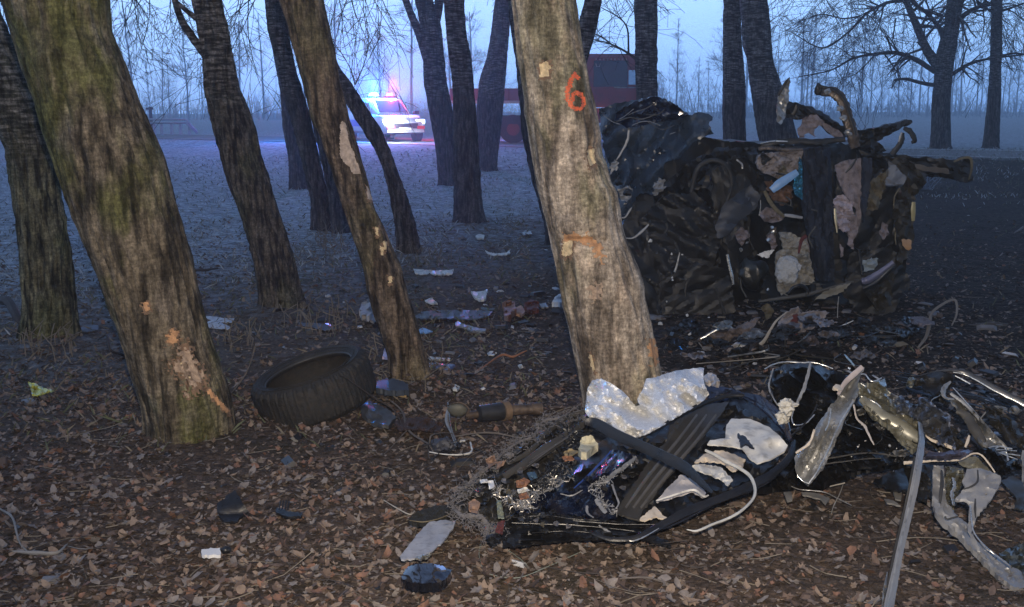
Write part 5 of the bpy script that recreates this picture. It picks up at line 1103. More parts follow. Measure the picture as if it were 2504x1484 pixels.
# ================================================================== exhaust parts and litter on the ground
def gp(a, b_): q = G(a, b_, 0.0); return q
mf = thing('exhaust_pipe', 'dark exhaust silencer with an ochre ring lying left of the foil', 'exhaust pipe', tuple(gp(1220, 1030)))
def cyl(nm, p0, p1, w0, w1, m, par, z, n=16):
    bar(nm, [(p0[0], p0[1], z), ((p0[0] + p1[0]) / 2, (p0[1] + p1[1]) / 2, z), (p1[0], p1[1], z)], [w0, (w0 + w1) / 2, w1], par, m, z=z, n=n, flat=1, sq=False, jit=.02)
cyl('silencer', (1172, 1012), (1236, 1004), 40, 46, mat('dark_grey_silencer', (.045, .045, .045), rough=.42, metal=.5, var=.3, rv=.1), mf, .07)
cyl('clamp_ring', (1229, 1006), (1243, 1004), 50, 50, rustring, mf, .07)
cyl('pipe', (1240, 1003), (1305, 1000), 28, 27, rust, mf, .075)
cyl('pipe_mouth', (1298, 1000), (1326, 999), 31, 30, rust, mf, .075)
cyl('pipe', (1140, 1016), (1176, 1012), 20, 20, rust, mf, .06)
pf = thing('pipe_flange', 'rounded grey pipe flange standing beside the silencer', 'pipe flange', tuple(gp(1120, 1018)))
lump('flange', 1119, 1001, 25, 19, pf, mat('dusty_olive_metal', (.09, .088, .07), rough=.6, metal=.3, rv=.1), z=.09, rough=.15, fine=.05, deep=.5)
bar('flange_lip', [(1096, 992, .1), (1108, 986, .13), (1130, 986, .13), (1146, 1000, .1), (1140, 1018, .06)], 4, pf, rust, z=.1)
bar('bracket_tab', [(1096, 1000, .08), (1092, 1030, .05), (1104, 1060, .03), (1115, 1092, .02)], [8, 9, 5, 4], pf, steel, z=.1, flat=.4)
sheet('pipe_shield', [(880, 985), (905, 980), (950, 1002), (968, 1018), (950, 1040), (915, 1035), (885, 1012)], None, mat('dull_grey_shield', (.10, .10, .10), rough=.45, metal=.5), z=.05, amp=.03, sc=40, sp=6, thick=.02, label='dull grey bent heat shield against the right side of the tyre', cat='heat shield')
wb = thing('foam_block', 'dark block with a torn yellowish edge between tyre and slender tree', 'foam block', tuple(gp(955, 975)))
sheet('block_top', [(918, 930), (965, 925), (998, 938), (1000, 955), (960, 955), (920, 950)], wb, mat('blue_grey_cover', (.05, .06, .075), rough=.5), z=.10, amp=.015, sp=5, thick=.03)
bar('torn_foam_edge', [(922, 956, .07), (945, 955, .07), (970, 961, .07), (992, 966, .07)], [14, 16, 17, 12], wb, mat('yellowed_foam', (.42, .30, .15), rough=.9, var=.3), z=.07, jit=.15)
red = sheet('dirty_rag', [(965, 1030), (985, 1022), (1040, 1020), (1085, 1035), (1075, 1055), (1020, 1050), (975, 1050)], None, mat('dark_brown_rag', (.05, .03, .028), rough=.95, var=.4), z=.03, amp=.04, sc=20, sp=5, label='dark brown rag among the sticks right of the tyre', cat='rag')

def stick(name, pts, w_, m, label, cat, subs=(), z=.03, grp=None):
    root = thing(name, label, cat, tuple(G(pts[0][0], pts[0][1], 0.0)), grp)
    bar('stem', [(a[0], a[1], a[2] if len(a) > 2 else z) for a in pts], w_, root, m, z=z, flat=1, sq=False, jit=.12, n=6, wob=.006)
    for s_, w2 in subs: bar('side_shoot', [(a[0], a[1], a[2] if len(a) > 2 else z) for a in s_], w2, root, m, z=z, flat=1, sq=False, jit=.1, n=5)
    return root
greytwig = mat('grey_twig', (.11, .095, .085), rough=.9, var=.3); darktwig = mat('dark_wet_stick', (.035, .028, .025), rough=.8, var=.3)
stick('branch', [(838, 920, .28), (900, 962, .17), (960, 1000, .08), (985, 1040, .03), (998, 1060, .02)], [2.5, 3, 4, 4, 3], darktwig, 'dark stick leaning across the tyre', 'branch')
stick('branch', [(955, 980, .08), (985, 1010, .05), (997, 1050, .05), (1030, 1075, .04), (1050, 1085, .05), (1066, 1115, .02)], [4, 5, 6, 5, 5, 3], greytwig, 'forked grey branch running from tyre toward the flange', 'branch',
      [([(1050, 1085, .05), (1055, 1065, .08), (1080, 1058, .06), (1110, 1060, .03)], [4, 4, 3, 2]), ([(1045, 1085, .04), (1050, 1120, .02)], [3, 2]), ([(997, 1050, .05), (960, 1090, .02), (940, 1110, .02)], [3, 2, 2])])
stick('branch', [(1110, 1068, .03), (1160, 1060, .05), (1210, 1058, .05), (1270, 1070, .03)], [3, 4, 5, 3], greytwig, 'bent grey branch lying below the silencer', 'branch')
stick('branch', [(555, 975, .05), (575, 950, .14), (600, 915, .22), (618, 870, .32), (628, 835, .40)], [2, 3, 3, 2.5, 1.5], greytwig, 'thin upright twig between mossy trunk and tyre', 'branch')
stick('branch', [(1470, 1420, .02), (1540, 1412, .03), (1590, 1412, .03), (1640, 1430, .02), (1668, 1440, .02)], [4, 5, 6, 4, 2], greytwig, 'curved grey branch on the bare soil at the bottom centre', 'branch', [([(1500, 1418, .02), (1490, 1395, .04)], [2, 1]), ([(1570, 1412, .03), (1600, 1425, .03)], [2, 1])])
stick('branch', [(0, 1240, .03), (30, 1265, .04), (42, 1300, .04), (50, 1330, .03), (70, 1355, .02)], [5, 6, 5, 4, 3], mat('pale_weathered_branch', (.20, .19, .175), rough=.85), 'pale weathered branch curving down at the lower left', 'branch')
stick('branch', [(30, 1350, .02), (90, 1352, .03), (140, 1350, .03), (165, 1330, .02)], [6, 12, 8, 3], MATS['pale_weathered_branch'], 'short thick pale branch piece at the lower left', 'branch', [([(165, 1335, .02), (198, 1342, .03), (228, 1340, .02)], [2, 2, 1])])
stick('branch', [(1170, 905, .02), (1225, 868, .05), (1255, 872, .04), (1288, 858, .06)], [2, 6, 6, 3], mat('orange_brown_stick', (.26, .11, .05), rough=.8), 'orange brown curved stick beyond the silencer', 'branch')
stick('branch', [(240, 830, .1), (262, 820, .16), (270, 855, .1), (300, 868, .03), (330, 880, .02)], [3, 6, 7, 7, 5], darktwig, 'dark curled root left of the mossy trunk', 'root')
stick('branch', [(-20, 735, .12), (15, 735, .16), (40, 770, .10), (52, 795, .04)], [20, 24, 22, 10], darktwig, 'thick dark root behind the trunk at the left edge', 'root')
stick('branch', [(-10, 690, .05), (25, 697, .05), (58, 702, .05)], [3, 4, 3], greytwig, 'thin grey twig beside the left edge trunk', 'branch')
stick('branch', [(465, 662, .05), (500, 660, .06), (532, 656, .05)], [6, 8, 4], darktwig, 'dark stick on the frosty grass right of the mossy trunk', 'branch')
for pts, lab in (([(1175, 1330), (1172, 1360), (1185, 1395), (1215, 1408), (1270, 1412), (1340, 1385), (1430, 1345)], 'thin greenish wire looping on the soil below the torn door'), ([(1235, 1340), (1270, 1365), (1296, 1390)], 'short thin wire end inside the wire loop')):
    bar('wire', [(a, b_, .02) for a, b_ in pts], 2.2, None, mat('green_grey_wire', (.20, .23, .20), rough=.6), z=.02, flat=1, sq=False, label=lab, cat='wire')

# wiring loom clump below the flange
wl = thing('wiring_loom', 'tangle of black and white wiring on the ground left of the torn door', 'wiring', tuple(gp(1110, 1110)))
lump('connector_block', 1080, 1088, 26, 18, wl, mat('dark_blue_grey_block', (.035, .038, .05), rough=.6), z=.05, rough=.5, fine=.3)
for pts, w_, m_ in (([(1050, 1105), (1080, 1110), (1120, 1112), (1148, 1108), (1155, 1098)], [3, 3, 4, 6, 4], whitep), ([(1150, 1082), (1154, 1098)], 5, whitep), ([(1125, 1080), (1137, 1078)], 5, whitep), ([(1095, 985), (1098, 1010), (1102, 1040), (1110, 1065), (1118, 1085)], [4, 3, 3, 3, 2], steel), ([(1060, 1120), (1090, 1098), (1120, 1095), (1130, 1080)], 3, black), ([(1155, 1095), (1190, 1108)], 2, black)):
    bar('wire', [(a, b_, .04) for a, b_ in pts], w_, wl, m_, z=.04, flat=1, sq=False, jit=.15)
fibres('frayed_wires', [(1050, 1090, .04), (1090, 1080, .05), (1130, 1100, .04)], wl, black, n=60, rad=12, ln_=30, z=.05, r=.0016, seed=9)

# loose pieces on the leaves in front
cb = thing('plastic_bracket', 'black angular plastic bracket standing in the leaves, left foreground', 'bracket', tuple(gp(570, 1250)))
sheet('upright_face', [(530, 1232), (552, 1215), (573, 1198), (590, 1222), (608, 1250), (595, 1258), (560, 1262), (532, 1250)], cb, black, z=lambda x, y: .02 + (1260 - y) * .0011, amp=.01, sp=5, thick=.01)
sheet('foot_plate', [(535, 1258), (600, 1252), (580, 1275), (548, 1276)], cb, black, z=.02, amp=.01, sp=5, thick=.008)
cb2 = thing('comb_bracket', 'small dark ribbed plastic piece right of the angular bracket', 'bracket', tuple(gp(705, 1255)))
sheet('base_plate', [(677, 1240), (705, 1250), (740, 1252), (735, 1263), (700, 1262), (675, 1252)], cb2, black, z=.025, amp=.01, sp=5, thick=.01)
for k in range(4): bar('rib', [(683 + k * 7, 1245, .03), (686 + k * 7, 1224, .05)], 3.5, cb2, black, z=.03)
sheet('white_plastic_chip', [(493, 1343), (515, 1339), (538, 1339), (539, 1356), (515, 1357), (494, 1356)], None, mat('bright_white_plastic', (.72, .72, .70), rough=.4, var=.05), z=.035, amp=.004, sp=5, thick=.012, label='small bright white rectangular chip on the leaves', cat='plastic chip')
lump('black_cap', 552, 1345, 14, 10, None, black, z=.025, rough=.5, label='small black cap touching the bright white chip', cat='plastic cap')
gp_ = thing('grey_board', 'torn light grey board sticking out below the black mat', 'board', tuple(gp(1050, 1330)))
sheet('board', P('q8', [(430, 1110), (520, 1000), (600, 900), (650, 858), (740, 848), (840, 850), (820, 910), (740, 1010), (680, 1060), (600, 1110), (520, 1130), (440, 1135)]), gp_, mat('blue_grey_board', (.30, .31, .34), rough=.6, var=.1, vs=20, dirt=.25), z=.075, amp=.01, sc=60, sp=6, thick=.006)
sheet('broken_corner', P('q8', [(540, 1125), (600, 1100), (665, 1090), (640, 1115), (580, 1138)]), gp_, silver, z=.085, amp=.03, sc=10, sp=3, jag=2)
ml = thing('mirror_shell', 'glossy black mirror shell lying on the leaves below the grey board', 'mirror shell', tuple(gp(1045, 1410)))
sheet('shell', P('q8', [(440, 1260), (470, 1210), (520, 1172), (600, 1165), (700, 1170), (760, 1190), (812, 1210), (800, 1240), (760, 1285), (700, 1308), (600, 1312), (500, 1300), (450, 1285)]), ml, mat('gloss_black_shell', (.008, .009, .014), rough=.16, var=.4, coat=1), z=lambda x, y: .055 + .045 * math.cos((x - 1045) / 62) - .0004 * (y - 1380), amp=.006, sc=40, sp=5, thick=.03)
sheet('bright_insert', P('q8', [(680, 1172), (740, 1180), (770, 1210), (735, 1215)]), ml, mat('mirror_glass', (.5, .55, .7), rough=.1, metal=.9), z=.122, amp=.003, sp=4)
bar('shell_lip', [(a, b_, .07) for a, b_ in P('q8', [(450, 1270), (520, 1275), (640, 1272), (740, 1262)])], [3, 4, 4, 2], ml, charcoal, z=.07)
yl = sheet('yellow_wrapper', P('z4', [(205, 1315), (250, 1325), (300, 1350), (395, 1380), (330, 1400), (300, 1415), (235, 1410), (225, 1370)]), None, mat('yellow_wrapper', (.52, .50, .10), rough=.45, var=.3, vs=20), z=.04, amp=.03, sc=12, sp=4, label='crumpled yellow wrapper on the leaves at the left', cat='wrapper')
litter = [
 ('white_plastic_strip', [(528, 485), (560, 490), (700, 500), (800, 495), (825, 487), (812, 525), (760, 528), (600, 525), (545, 520)], whitep, 'long white plastic strip on the dark ground beyond the tyre', 'plastic strip', .03),
 ('white_bottle_scrap', [(950, 650), (1000, 655), (1075, 640), (1060, 705), (1010, 712), (975, 690)], whitep, 'small white crushed scrap right of the white strip', 'plastic scrap', .05),
 ('paper_scrap', [(612, 718), (660, 698), (708, 742), (650, 738)], whitep, 'triangular white paper scrap above the grey board on the dark ground', 'paper scrap', .03),
 ('foil_scrap', [(555, 940), (600, 920), (670, 945), (620, 958), (570, 955)], paleblue, 'small bluish foil scrap beside the slender tree', 'foil scrap', .02),
 ('grey_trim_board', [(540, 840), (590, 800), (700, 790), (900, 790), (1110, 795), (1085, 830), (980, 860), (760, 850), (560, 850)], mat('dim_blue_grey_board', (.075, .085, .105), rough=.6, var=.2), 'flat blue grey trim board on the ground behind the slender tree', 'trim board', .02),
 ('white_lever', [(835, 885), (855, 868), (890, 890), (1000, 920), (1065, 925), (1055, 950), (980, 950), (880, 910), (840, 905)], primer, 'grey white lever shaped piece below the blue grey board', 'metal piece', .03),
 ('orange_foam', [(1180, 735), (1230, 715), (1270, 730), (1285, 790), (1250, 810), (1240, 840), (1195, 830), (1200, 780)], orangem, 'bright orange foam lump left of the numbered tree', 'foam', .10),
 ('pale_orange_foam', [(1280, 770), (1320, 755), (1350, 795), (1320, 830), (1280, 815)], mat('pale_orange_foam', (.40, .24, .15), rough=.8), 'pale orange foam piece touching the bright orange lump', 'foam', .05),
 ('rusty_rag', [(1340, 745), (1390, 710), (1450, 730), (1450, 790), (1390, 805), (1345, 780)], mat('dark_rust_rag', (.12, .035, .02), rough=.95), 'dark rust red rag beside the orange foam', 'rag', .06),
 ('white_crumpled_bag', [(1545, 735), (1570, 690), (1625, 655), (1640, 700), (1640, 740), (1590, 730)], mat('thin_white_bag', (.50, .52, .54), rough=.6), 'crumpled white bag against the left foot of the numbered tree', 'bag', .10),
 ('white_scrap', [(1445, 745), (1500, 735), (1520, 765), (1470, 770)], primer, 'grey white scrap between rust red rag and white bag', 'plastic scrap', .03),
 ('curved_white_trim', [(1055, 350), (1080, 365), (1140, 375), (1210, 370), (1235, 348), (1240, 372), (1200, 385), (1110, 385), (1075, 375)], whitep, 'thin curved white trim far beyond the orange foam', 'plastic trim', .03),
 ('white_lump', [(985, 245), (1010, 232), (1050, 240), (1045, 262), (1000, 262)], whitep, 'small white lump beyond the curved white trim, left one', 'plastic scrap', .05),
 ('pale_lump', [(1325, 220), (1350, 205), (1390, 210), (1400, 232), (1340, 238)], primer, 'small pale blue lump beyond the curved white trim, right one', 'plastic scrap', .05),
 ('blue_film', [(645, 1180), (700, 1178), (835, 1190), (800, 1230), (700, 1225), (650, 1215)], mat('blue_film', (.12, .15, .27), rough=.3), 'dim blue film on the ground right of the slender tree foot', 'film', .03),
 ('white_straw', [(640, 1130), (700, 1135), (800, 1142), (795, 1152), (690, 1150), (645, 1142)], whitep, 'short white rod just above the dim blue film', 'rod', .03),
 ('pink_scrap', [(300, 1130), (322, 1055), (345, 1100), (350, 1135)], mat('pale_lilac_plastic', (.48, .40, .52), rough=.6), 'pale lilac scrap between tyre and slender tree', 'plastic scrap', .05),
 ('white_crumb', [(1070, 1105), (1100, 1090), (1140, 1100), (1120, 1118), (1080, 1118)], whitep, 'white crumb beside the orange brown stick', 'plastic scrap', .02),
 ('white_crumb', [(1295, 1195), (1320, 1185), (1335, 1205), (1310, 1215)], whitep, 'tiny white crumb left of the numbered tree foot', 'plastic scrap', .02),
 ('white_knot', [(810, 1350), (840, 1335), (870, 1350), (850, 1375), (820, 1370)], whitep, 'white knotted scrap above the silencer', 'plastic scrap', .03),
 ('pale_stone', [(130, 790), (150, 735), (190, 722), (220, 745), (230, 800), (200, 840), (150, 830)], mat('pale_plaster_lump', (.36, .34, .33), rough=.9), 'pale rounded plaster lump left of the slender tree', 'plaster lump', .10),
 ('pale_stone', [(205, 830), (235, 815), (262, 850), (240, 875), (212, 865)], MATS.get('pale_plaster_lump', beige), 'smaller pale crumb below the rounded plaster lump', 'plaster lump', .04),
]
for nm, pts, m_, lab, ct, zz in litter:
    m_ = MATS.get('pale_plaster_lump', m_) if nm == 'pale_stone' else m_
    sheet(nm, P('z5', pts), None, m_, z=(lambda zz: (lambda x, y: zz * .6))(zz), amp=.02 + zz * .4, sc=18, sp=4, thick=max(.004, zz * .4), jag=1, label=lab, cat=ct)
litter2 = [
 ('white_torn_sheet', [(1490, 840), (1560, 835), (1640, 850), (1720, 850), (1710, 880), (1620, 880), (1690, 915), (1690, 932), (1600, 925), (1510, 915), (1500, 880), (1560, 865)], mat('pale_torn_sheet', (.40, .42, .46), rough=.7, var=.3, vs=20), 'torn pale sheet on the ground right of the mossy trunk', 'torn sheet', .03),
 ('blue_grey_rag', [(570, 925), (640, 900), (720, 900), (720, 935), (640, 950), (590, 950)], mat('dim_blue_rag', (.10, .12, .15), rough=.9), 'dim blue rag left of the mossy trunk', 'rag', .03),
 ('flat_grey_scrap', [(2190, 880), (2330, 885), (2460, 920), (2380, 940), (2280, 910), (2200, 900)], MATS['dim_blue_rag'] if 'dim_blue_rag' in MATS else primer, 'flat dim grey scrap right of the dark forked tree foot', 'scrap', .02),
]
for nm, pts, m_, lab, ct, zz in litter2:
    sheet(nm, P('z4', pts), None, m_, z=zz * .8, amp=.02, sc=18, sp=4, thick=.004, jag=1, label=lab, cat=ct)
stump = lump('tree_burl', 735, 748, 17, 15, None, bark_dark, z=.05, rough=.3, label='round knotty burl at the foot of the dark forked tree', cat='burl')
# right side, dark ground
hp = thing('hoop_trim', 'dim pale hoop of door trim standing on the dark ground right of the wreck', 'door trim', tuple(G(2255, 850, 0.0)))
bar('hoop', [(a, b_, 7.3 + .0015 * (850 - b_)) for a, b_ in P('b6', [(1590, 1425), (1670, 1320), (1705, 1200), (1735, 1070), (1850, 980), (1950, 940), (1982, 990), (1975, 1100), (1930, 1200)])], [5, 8, 10, 7, 6, 6, 6, 5, 3], hp, mat('dim_pale_trim', (.12, .11, .10), rough=.6), Y=7.3, flat=.4)
for nm, pts, m_, lab in (('white_scrap', [(2352, 488), (2364, 486), (2372, 496), (2360, 502)], whitep, 'small white scrap on the dark bank, upper one'), ('white_scrap', [(2350, 531), (2370, 526), (2388, 532), (2372, 540)], whitep, 'small white scrap on the dark bank, just below the upper one'),
                         ('pale_flake', [(2400, 432), (2425, 432), (2428, 440), (2402, 440)], primer, 'pale flake high on the dark bank at the right'), ('pale_root', [(2418, 572), (2440, 565), (2480, 570), (2503, 552), (2503, 558), (2470, 578), (2435, 578)], mat('dim_root', (.13, .12, .12), rough=.9), 'pale curved root on the dark bank near the right edge'),
                         ('grey_flap', [(2160, 850), (2180, 838), (2210, 835), (2222, 842), (2190, 850)], mat('dim_tan_flap', (.13, .12, .10), rough=.8), 'dim tan flap on the dark ground below the wreck'), ('long_grey_slat', [(2370, 795), (2420, 788), (2465, 792), (2460, 802), (2390, 804)], mat('dim_slat', (.06, .058, .06), rough=.8), 'long dim grey slat on the dark ground at the right')):
    pts = [(a, b_) for a, b_ in pts]; g = G(pts[0][0], pts[0][1])
    sheet(nm, pts, None, m_, Y=g.y, amp=.02, sp=3, thick=.02, jag=.5, label=lab, cat='scrap' if 'root' not in nm else 'root')
cs = thing('rubber_strips', 'bundle of dark rubber strips on the ground behind the torn body section', 'rubber strips', tuple(gp(2280, 900)))
for k in range(8):
    y0 = 905 + k * 7; bar('strip', [(2180 + k * 6, y0, .03), (2280, y0 + 18 + random.uniform(-4, 4), .05), (2400, y0 + 45 + random.uniform(-8, 8), .05), (2480, y0 + 80, .03)], random.uniform(2, 5), cs, black if k % 2 else navy2, z=.04)
# random small debris on the dark ground around the crash
random.seed(61); cm = [mat('crumb_black', (.02, .02, .022), rough=.4), mat('crumb_grey', (.13, .13, .14), rough=.6), mat('crumb_white', (.42, .43, .45), rough=.6), mat('crumb_brown', (.07, .05, .04), rough=.8)]
crumbs = [MB() for _ in cm]
for i in range(1500):
    if random.random() < .55: x, y = random.uniform(.0, 3.4), random.uniform(4.6, 9.5)
    else: x, y = random.gauss(.1, 1.4), random.gauss(8, 2.4)
    if y < 3.0 or y > 20: continue
    k = random.choices(range(4), [6, 2, .7, 4])[0]; s = random.uniform(.006, .03) * random.choice([1, 1, 1.8]); a = random.uniform(0, 6.3)
    rot = Matrix.Rotation(a, 3, 'Z') @ Matrix.Rotation(random.gauss(0, .4), 3, 'X')
    crumbs[k].box((x, y, H(x, y) + ground_lump(x, y) + s * .3), (s * random.uniform(.8, 3), s, s * random.uniform(.2, .6)), rot, random.uniform(.5, 1))
for k, nm in enumerate(('black_crumbs', 'grey_crumbs', 'white_crumbs', 'brown_crumbs')): crumbs[k].build(nm, cm[k], kind='stuff', smooth=False)

# ================================================================== leaf litter, dry grass and frost
rs = np.random.RandomState(3)
def leaves(name, n, ymin, ymax, smin, smax, mats_, seed, xlim=.62):
    rs = np.random.RandomState(seed)
    out = [MB() for _ in mats_]
    shape = [(0, -.5), (.22, -.32), (.46, -.30), (.34, -.05), (.52, .16), (.24, .22), (.10, .52), (-.14, .26), (-.48, .24), (-.36, -.02), (-.50, -.26), (-.2, -.3)]
    oval = [(0, -.5), (.22, -.28), (.30, 0), (.20, .3), (0, .55), (-.2, .3), (-.30, 0), (-.22, -.28)]
    for i in range(n):
        t = rs.rand(); y = ymin * (ymax / ymin) ** (t ** 1.0); x = rs.uniform(-xlim, xlim) * (y + .5)
        dens = noise.noise((x * .9, y * .9, seed)) + .35 * noise.noise((x * 3, y * 3, seed))
        if dens < -.18 and rs.rand() < .5: continue
        if x > .3 and rs.rand() < .45: continue
        s = smin + (smax - smin) * rs.rand() ** 1.6; a = rs.uniform(0, 6.28); tx, ty_ = rs.normal(0, .38, 2); curl = rs.uniform(-.5, 1.1)
        k = rs.choice(len(mats_), p=lp); sh = shape if rs.rand() < .28 else oval
        z = H(x, y) + ground_lump(x, y) + .006 + abs(rs.normal(0, .008)); ca, sa = math.cos(a), math.sin(a)
        vs = [(x, y, z - curl * s * .12)]
        for (u, v) in sh:
            u *= s * rs.uniform(.75, 1.2); v *= s * rs.uniform(.75, 1.2); zz = curl * (u * u + v * v) / s + tx * u + ty_ * v + rs.uniform(-.05, .05) * s
            vs.append((x + u * ca - v * sa, y + u * sa + v * ca, z + zz))
        m_ = len(sh); out[k].add(vs, [(0, j + 1, (j + 1) % m_ + 1) for j in range(m_)])
    return out
lm_ = [mat('leaf_tan', (.20, .15, .115), rough=.85, var=.3, vs=30), mat('leaf_brown', (.115, .080, .062), rough=.85, var=.3, vs=30), mat('leaf_russet', (.17, .092, .062), rough=.85, var=.3, vs=30), mat('leaf_grey', (.17, .15, .14), rough=.9, var=.3, vs=30), mat('leaf_dark', (.055, .038, .032), rough=.9, var=.3, vs=30)]
lp = [.20, .24, .13, .24, .19]
acc = leaves('l', 26000, 2.9, 6.6, .010, .050, lm_, 5); acc2 = leaves('l', 15000, 5.5, 16, .016, .055, lm_, 8)
for k, nm in enumerate(('tan_leaf_litter', 'brown_leaf_litter', 'russet_leaf_litter', 'grey_leaf_litter', 'dark_leaf_litter')):
    mbk = acc[k]; mbk.add(acc2[k].v, acc2[k].f); mbk.build(nm, lm_[k], kind='stuff', smooth=False)
# the broken, matted layer under the whole leaves
frag = [MB() for _ in range(3)]; rs = np.random.RandomState(29)
for i in range(46000):
    y = 2.9 * (13 / 2.9) ** rs.rand(); x = rs.uniform(-.6, .6) * (y + .5)
    s = rs.uniform(.004, .015) * (1 + .05 * y); a = rs.uniform(0, 6.28); z = H(x, y) + ground_lump(x, y) + rs.uniform(.001, .008)
    q = [(x + s * rs.uniform(.4, 1.3) * math.cos(a + t), y + s * rs.uniform(.4, 1.3) * math.sin(a + t), z + rs.normal(0, .25) * s) for t in (0, 1.6, 3.2, 4.7)]
    frag[rs.choice(3, p=[.45, .35, .2])].add(q, [(0, 1, 2), (0, 2, 3)])
for k, (nm, cl) in enumerate((('dark_leaf_fragments', (.05, .037, .030)), ('brown_leaf_fragments', (.11, .080, .060)), ('pale_leaf_fragments', (.19, .155, .125)))):
    frag[k].build(nm, mat(nm, cl, rough=.9, var=.35, vs=30), kind='stuff', smooth=False)
# thin twigs and straws in the litter
random.seed(71); tb = [MB(), MB()]
for i in range(1700):
    y = 2.9 * (12 / 2.9) ** random.random(); x = random.uniform(-.6, .6) * (y + .4)
    if x > .6 and y > 5 and random.random() < .6: continue
    l = random.uniform(.03, .15) * random.choice([1, 1, 1, 2.2]); a = random.gauss(0, .9); z = H(x, y) + ground_lump(x, y) + .012
    p = Vector((x, y, z)); pts = [p]; d = Vector((math.cos(a), math.sin(a), 0))
    for _ in range(4):
        d = (d + Vector((random.gauss(0, .22), random.gauss(0, .22), random.gauss(0, .08)))).normalized(); q = pts[-1] + d * l / 4
        q.z = max(q.z, H(q.x, q.y) + ground_lump(q.x, q.y) + .006); pts.append(q)
    tb[random.random() < .45].tube(pts, random.uniform(.0009, .0024), n=3, cap=False)
tb[0].build('dark_twig_litter', darktwig, kind='stuff', smooth=False); tb[1].build('pale_straw_litter', mat('pale_straw', (.145, .125, .10), rough=.9), kind='stuff', smooth=False)
# grass: short blades, green-grey with rime further off
rs = np.random.RandomState(17)
gmats = [mat('frosted_grass', (.30, .33, .35), rough=.9, var=.25, vs=6), mat('winter_grass', (.085, .095, .055), rough=.9, var=.3, vs=6), mat('dry_grass', (.15, .13, .10), rough=.9, var=.3, vs=6)]
gb = [MB() for _ in gmats]
for i in range(44000):
    y = 5.0 * (36 / 5.0) ** (rs.rand() ** .8); x = rs.uniform(-.60, .60) * (y + .5)
    kf = (y - .95 * x - 10.5 + 6 * noise.noise((x * .3, y * .3, 0))) / 8
    if x > .2 and y < 20 and kf < .8 and rs.rand() < .85: continue
    if kf < .1 and rs.rand() < .6: continue
    if noise.noise((x * 1.1, y * .8, 4)) < -.1 and rs.rand() < .6: continue
    k = 0 if rs.rand() < min(.8, max(0, kf)) else (1 if rs.rand() < .45 else 2)
    h = rs.uniform(.02, .055) * (1 + y * .02); wd = .0022 * (1 + y * .22); a = rs.uniform(0, 6.28); z = H(x, y) + ground_lump(x, y) - .003
    dx, dy_ = math.cos(a) * wd, math.sin(a) * wd; lx, ly = rs.normal(0, .8, 2) * h
    gb[k].add([(x - dx, y - dy_, z), (x + dx, y + dy_, z), (x + lx * .5 + dx * .5, y + ly * .5, z + h * .7), (x + lx, y + ly, z + h)], [(0, 1, 2), (0, 2, 3)])
for k, nm in enumerate(('frosted_grass', 'winter_grass', 'dry_grass')): gb[k].build(nm, gmats[k], kind='stuff', smooth=False)
# little upright stalks near the trunks
random.seed(81); mb = MB()
for (cx_, cy_, n_) in ((800, 600, 60), (700, 760, 30), (960, 870, 30), (1000, 940, 30), (780, 800, 30), (120, 860, 40), (590, 840, 20), (1060, 640, 20)):
    for _ in range(n_):
        p = G(random.gauss(cx_, 45), random.gauss(cy_, 14)); l = random.uniform(.06, .2)
        mb.tube([p, p + Vector((random.gauss(0, .02), 0, l * .6)), p + Vector((random.gauss(0, .06), random.gauss(0, .03), l))], .0022 * (1 + p.y * .1), n=3, cap=False)
mb.build('dry_stalks', MATS['pale_straw'], kind='stuff', smooth=False)

# ================================================================== far guard rail
rl = thing('guard_rail', 'low guard rail with short posts beside the far road at the left', 'guard rail', tuple(W(410, 320, 54)))
gal = mat('galvanised_steel', (.30, .31, .33), rough=.5, metal=.5, var=.15)
def gr_pt(px, dzv): p = W(px, 320, 54); return Vector((p.x, 54, H(p.x, 54) + dzv))
mb = MB()
for zz in (.62, .78):
    mb.tube([gr_pt(330, zz), gr_pt(455, zz), gr_pt(482, .12 if zz < .7 else .2)], [.085] * 3, n=6, flat=.6, cap=True)
mb.build('beam', gal, rl)
for px in (345, 376, 394, 418, 440, 462):
    mb = MB(); mb.box(gr_pt(px, .3) + Vector((0, .12, 0)), (.12, .12, .72)); mb.build('post', gal, rl, smooth=False)
mp_ = thing('marker_post', 'small dark marker post left of the guard rail', 'marker post', tuple(W(360, 300, 54)))
mb = MB(); mb.box(gr_pt(361, .75) + Vector((0, .6, 0)), (.13, .1, 1.3)); mb.build('post', mat('dark_post', (.05, .05, .06), rough=.7), mp_, smooth=False)
mb = MB(); mb.box(gr_pt(361, 1.3) + Vector((0, .5, 0)), (.35, .06, .1)); mb.build('cross_plate', MATS['dark_post'], mp_, smooth=False)

# ================================================================== police car
def local(root, name, mb, m, **k):
    o = mb.build(name, m, None, **k); o.parent = root; return o
wp = mat('white_car_paint', (.60, .62, .66), rough=.25, var=.05, coat=.8); wg = mat('car_window_glass', (.02, .025, .035), rough=.08, coat=1)
bl = mat('blue_decal', (.02, .05, .42), rough=.35); redd = mat('painted_red_reflection', (.6, .03, .03), rough=.35)
yc = 44.5; pc0 = W(972, 345, yc); pc = thing('police_car', 'white police car with blue and red lights flashing, parked on the road beyond the grove', 'police car', (pc0.x - .55, yc, H(pc0.x, yc) + .02))
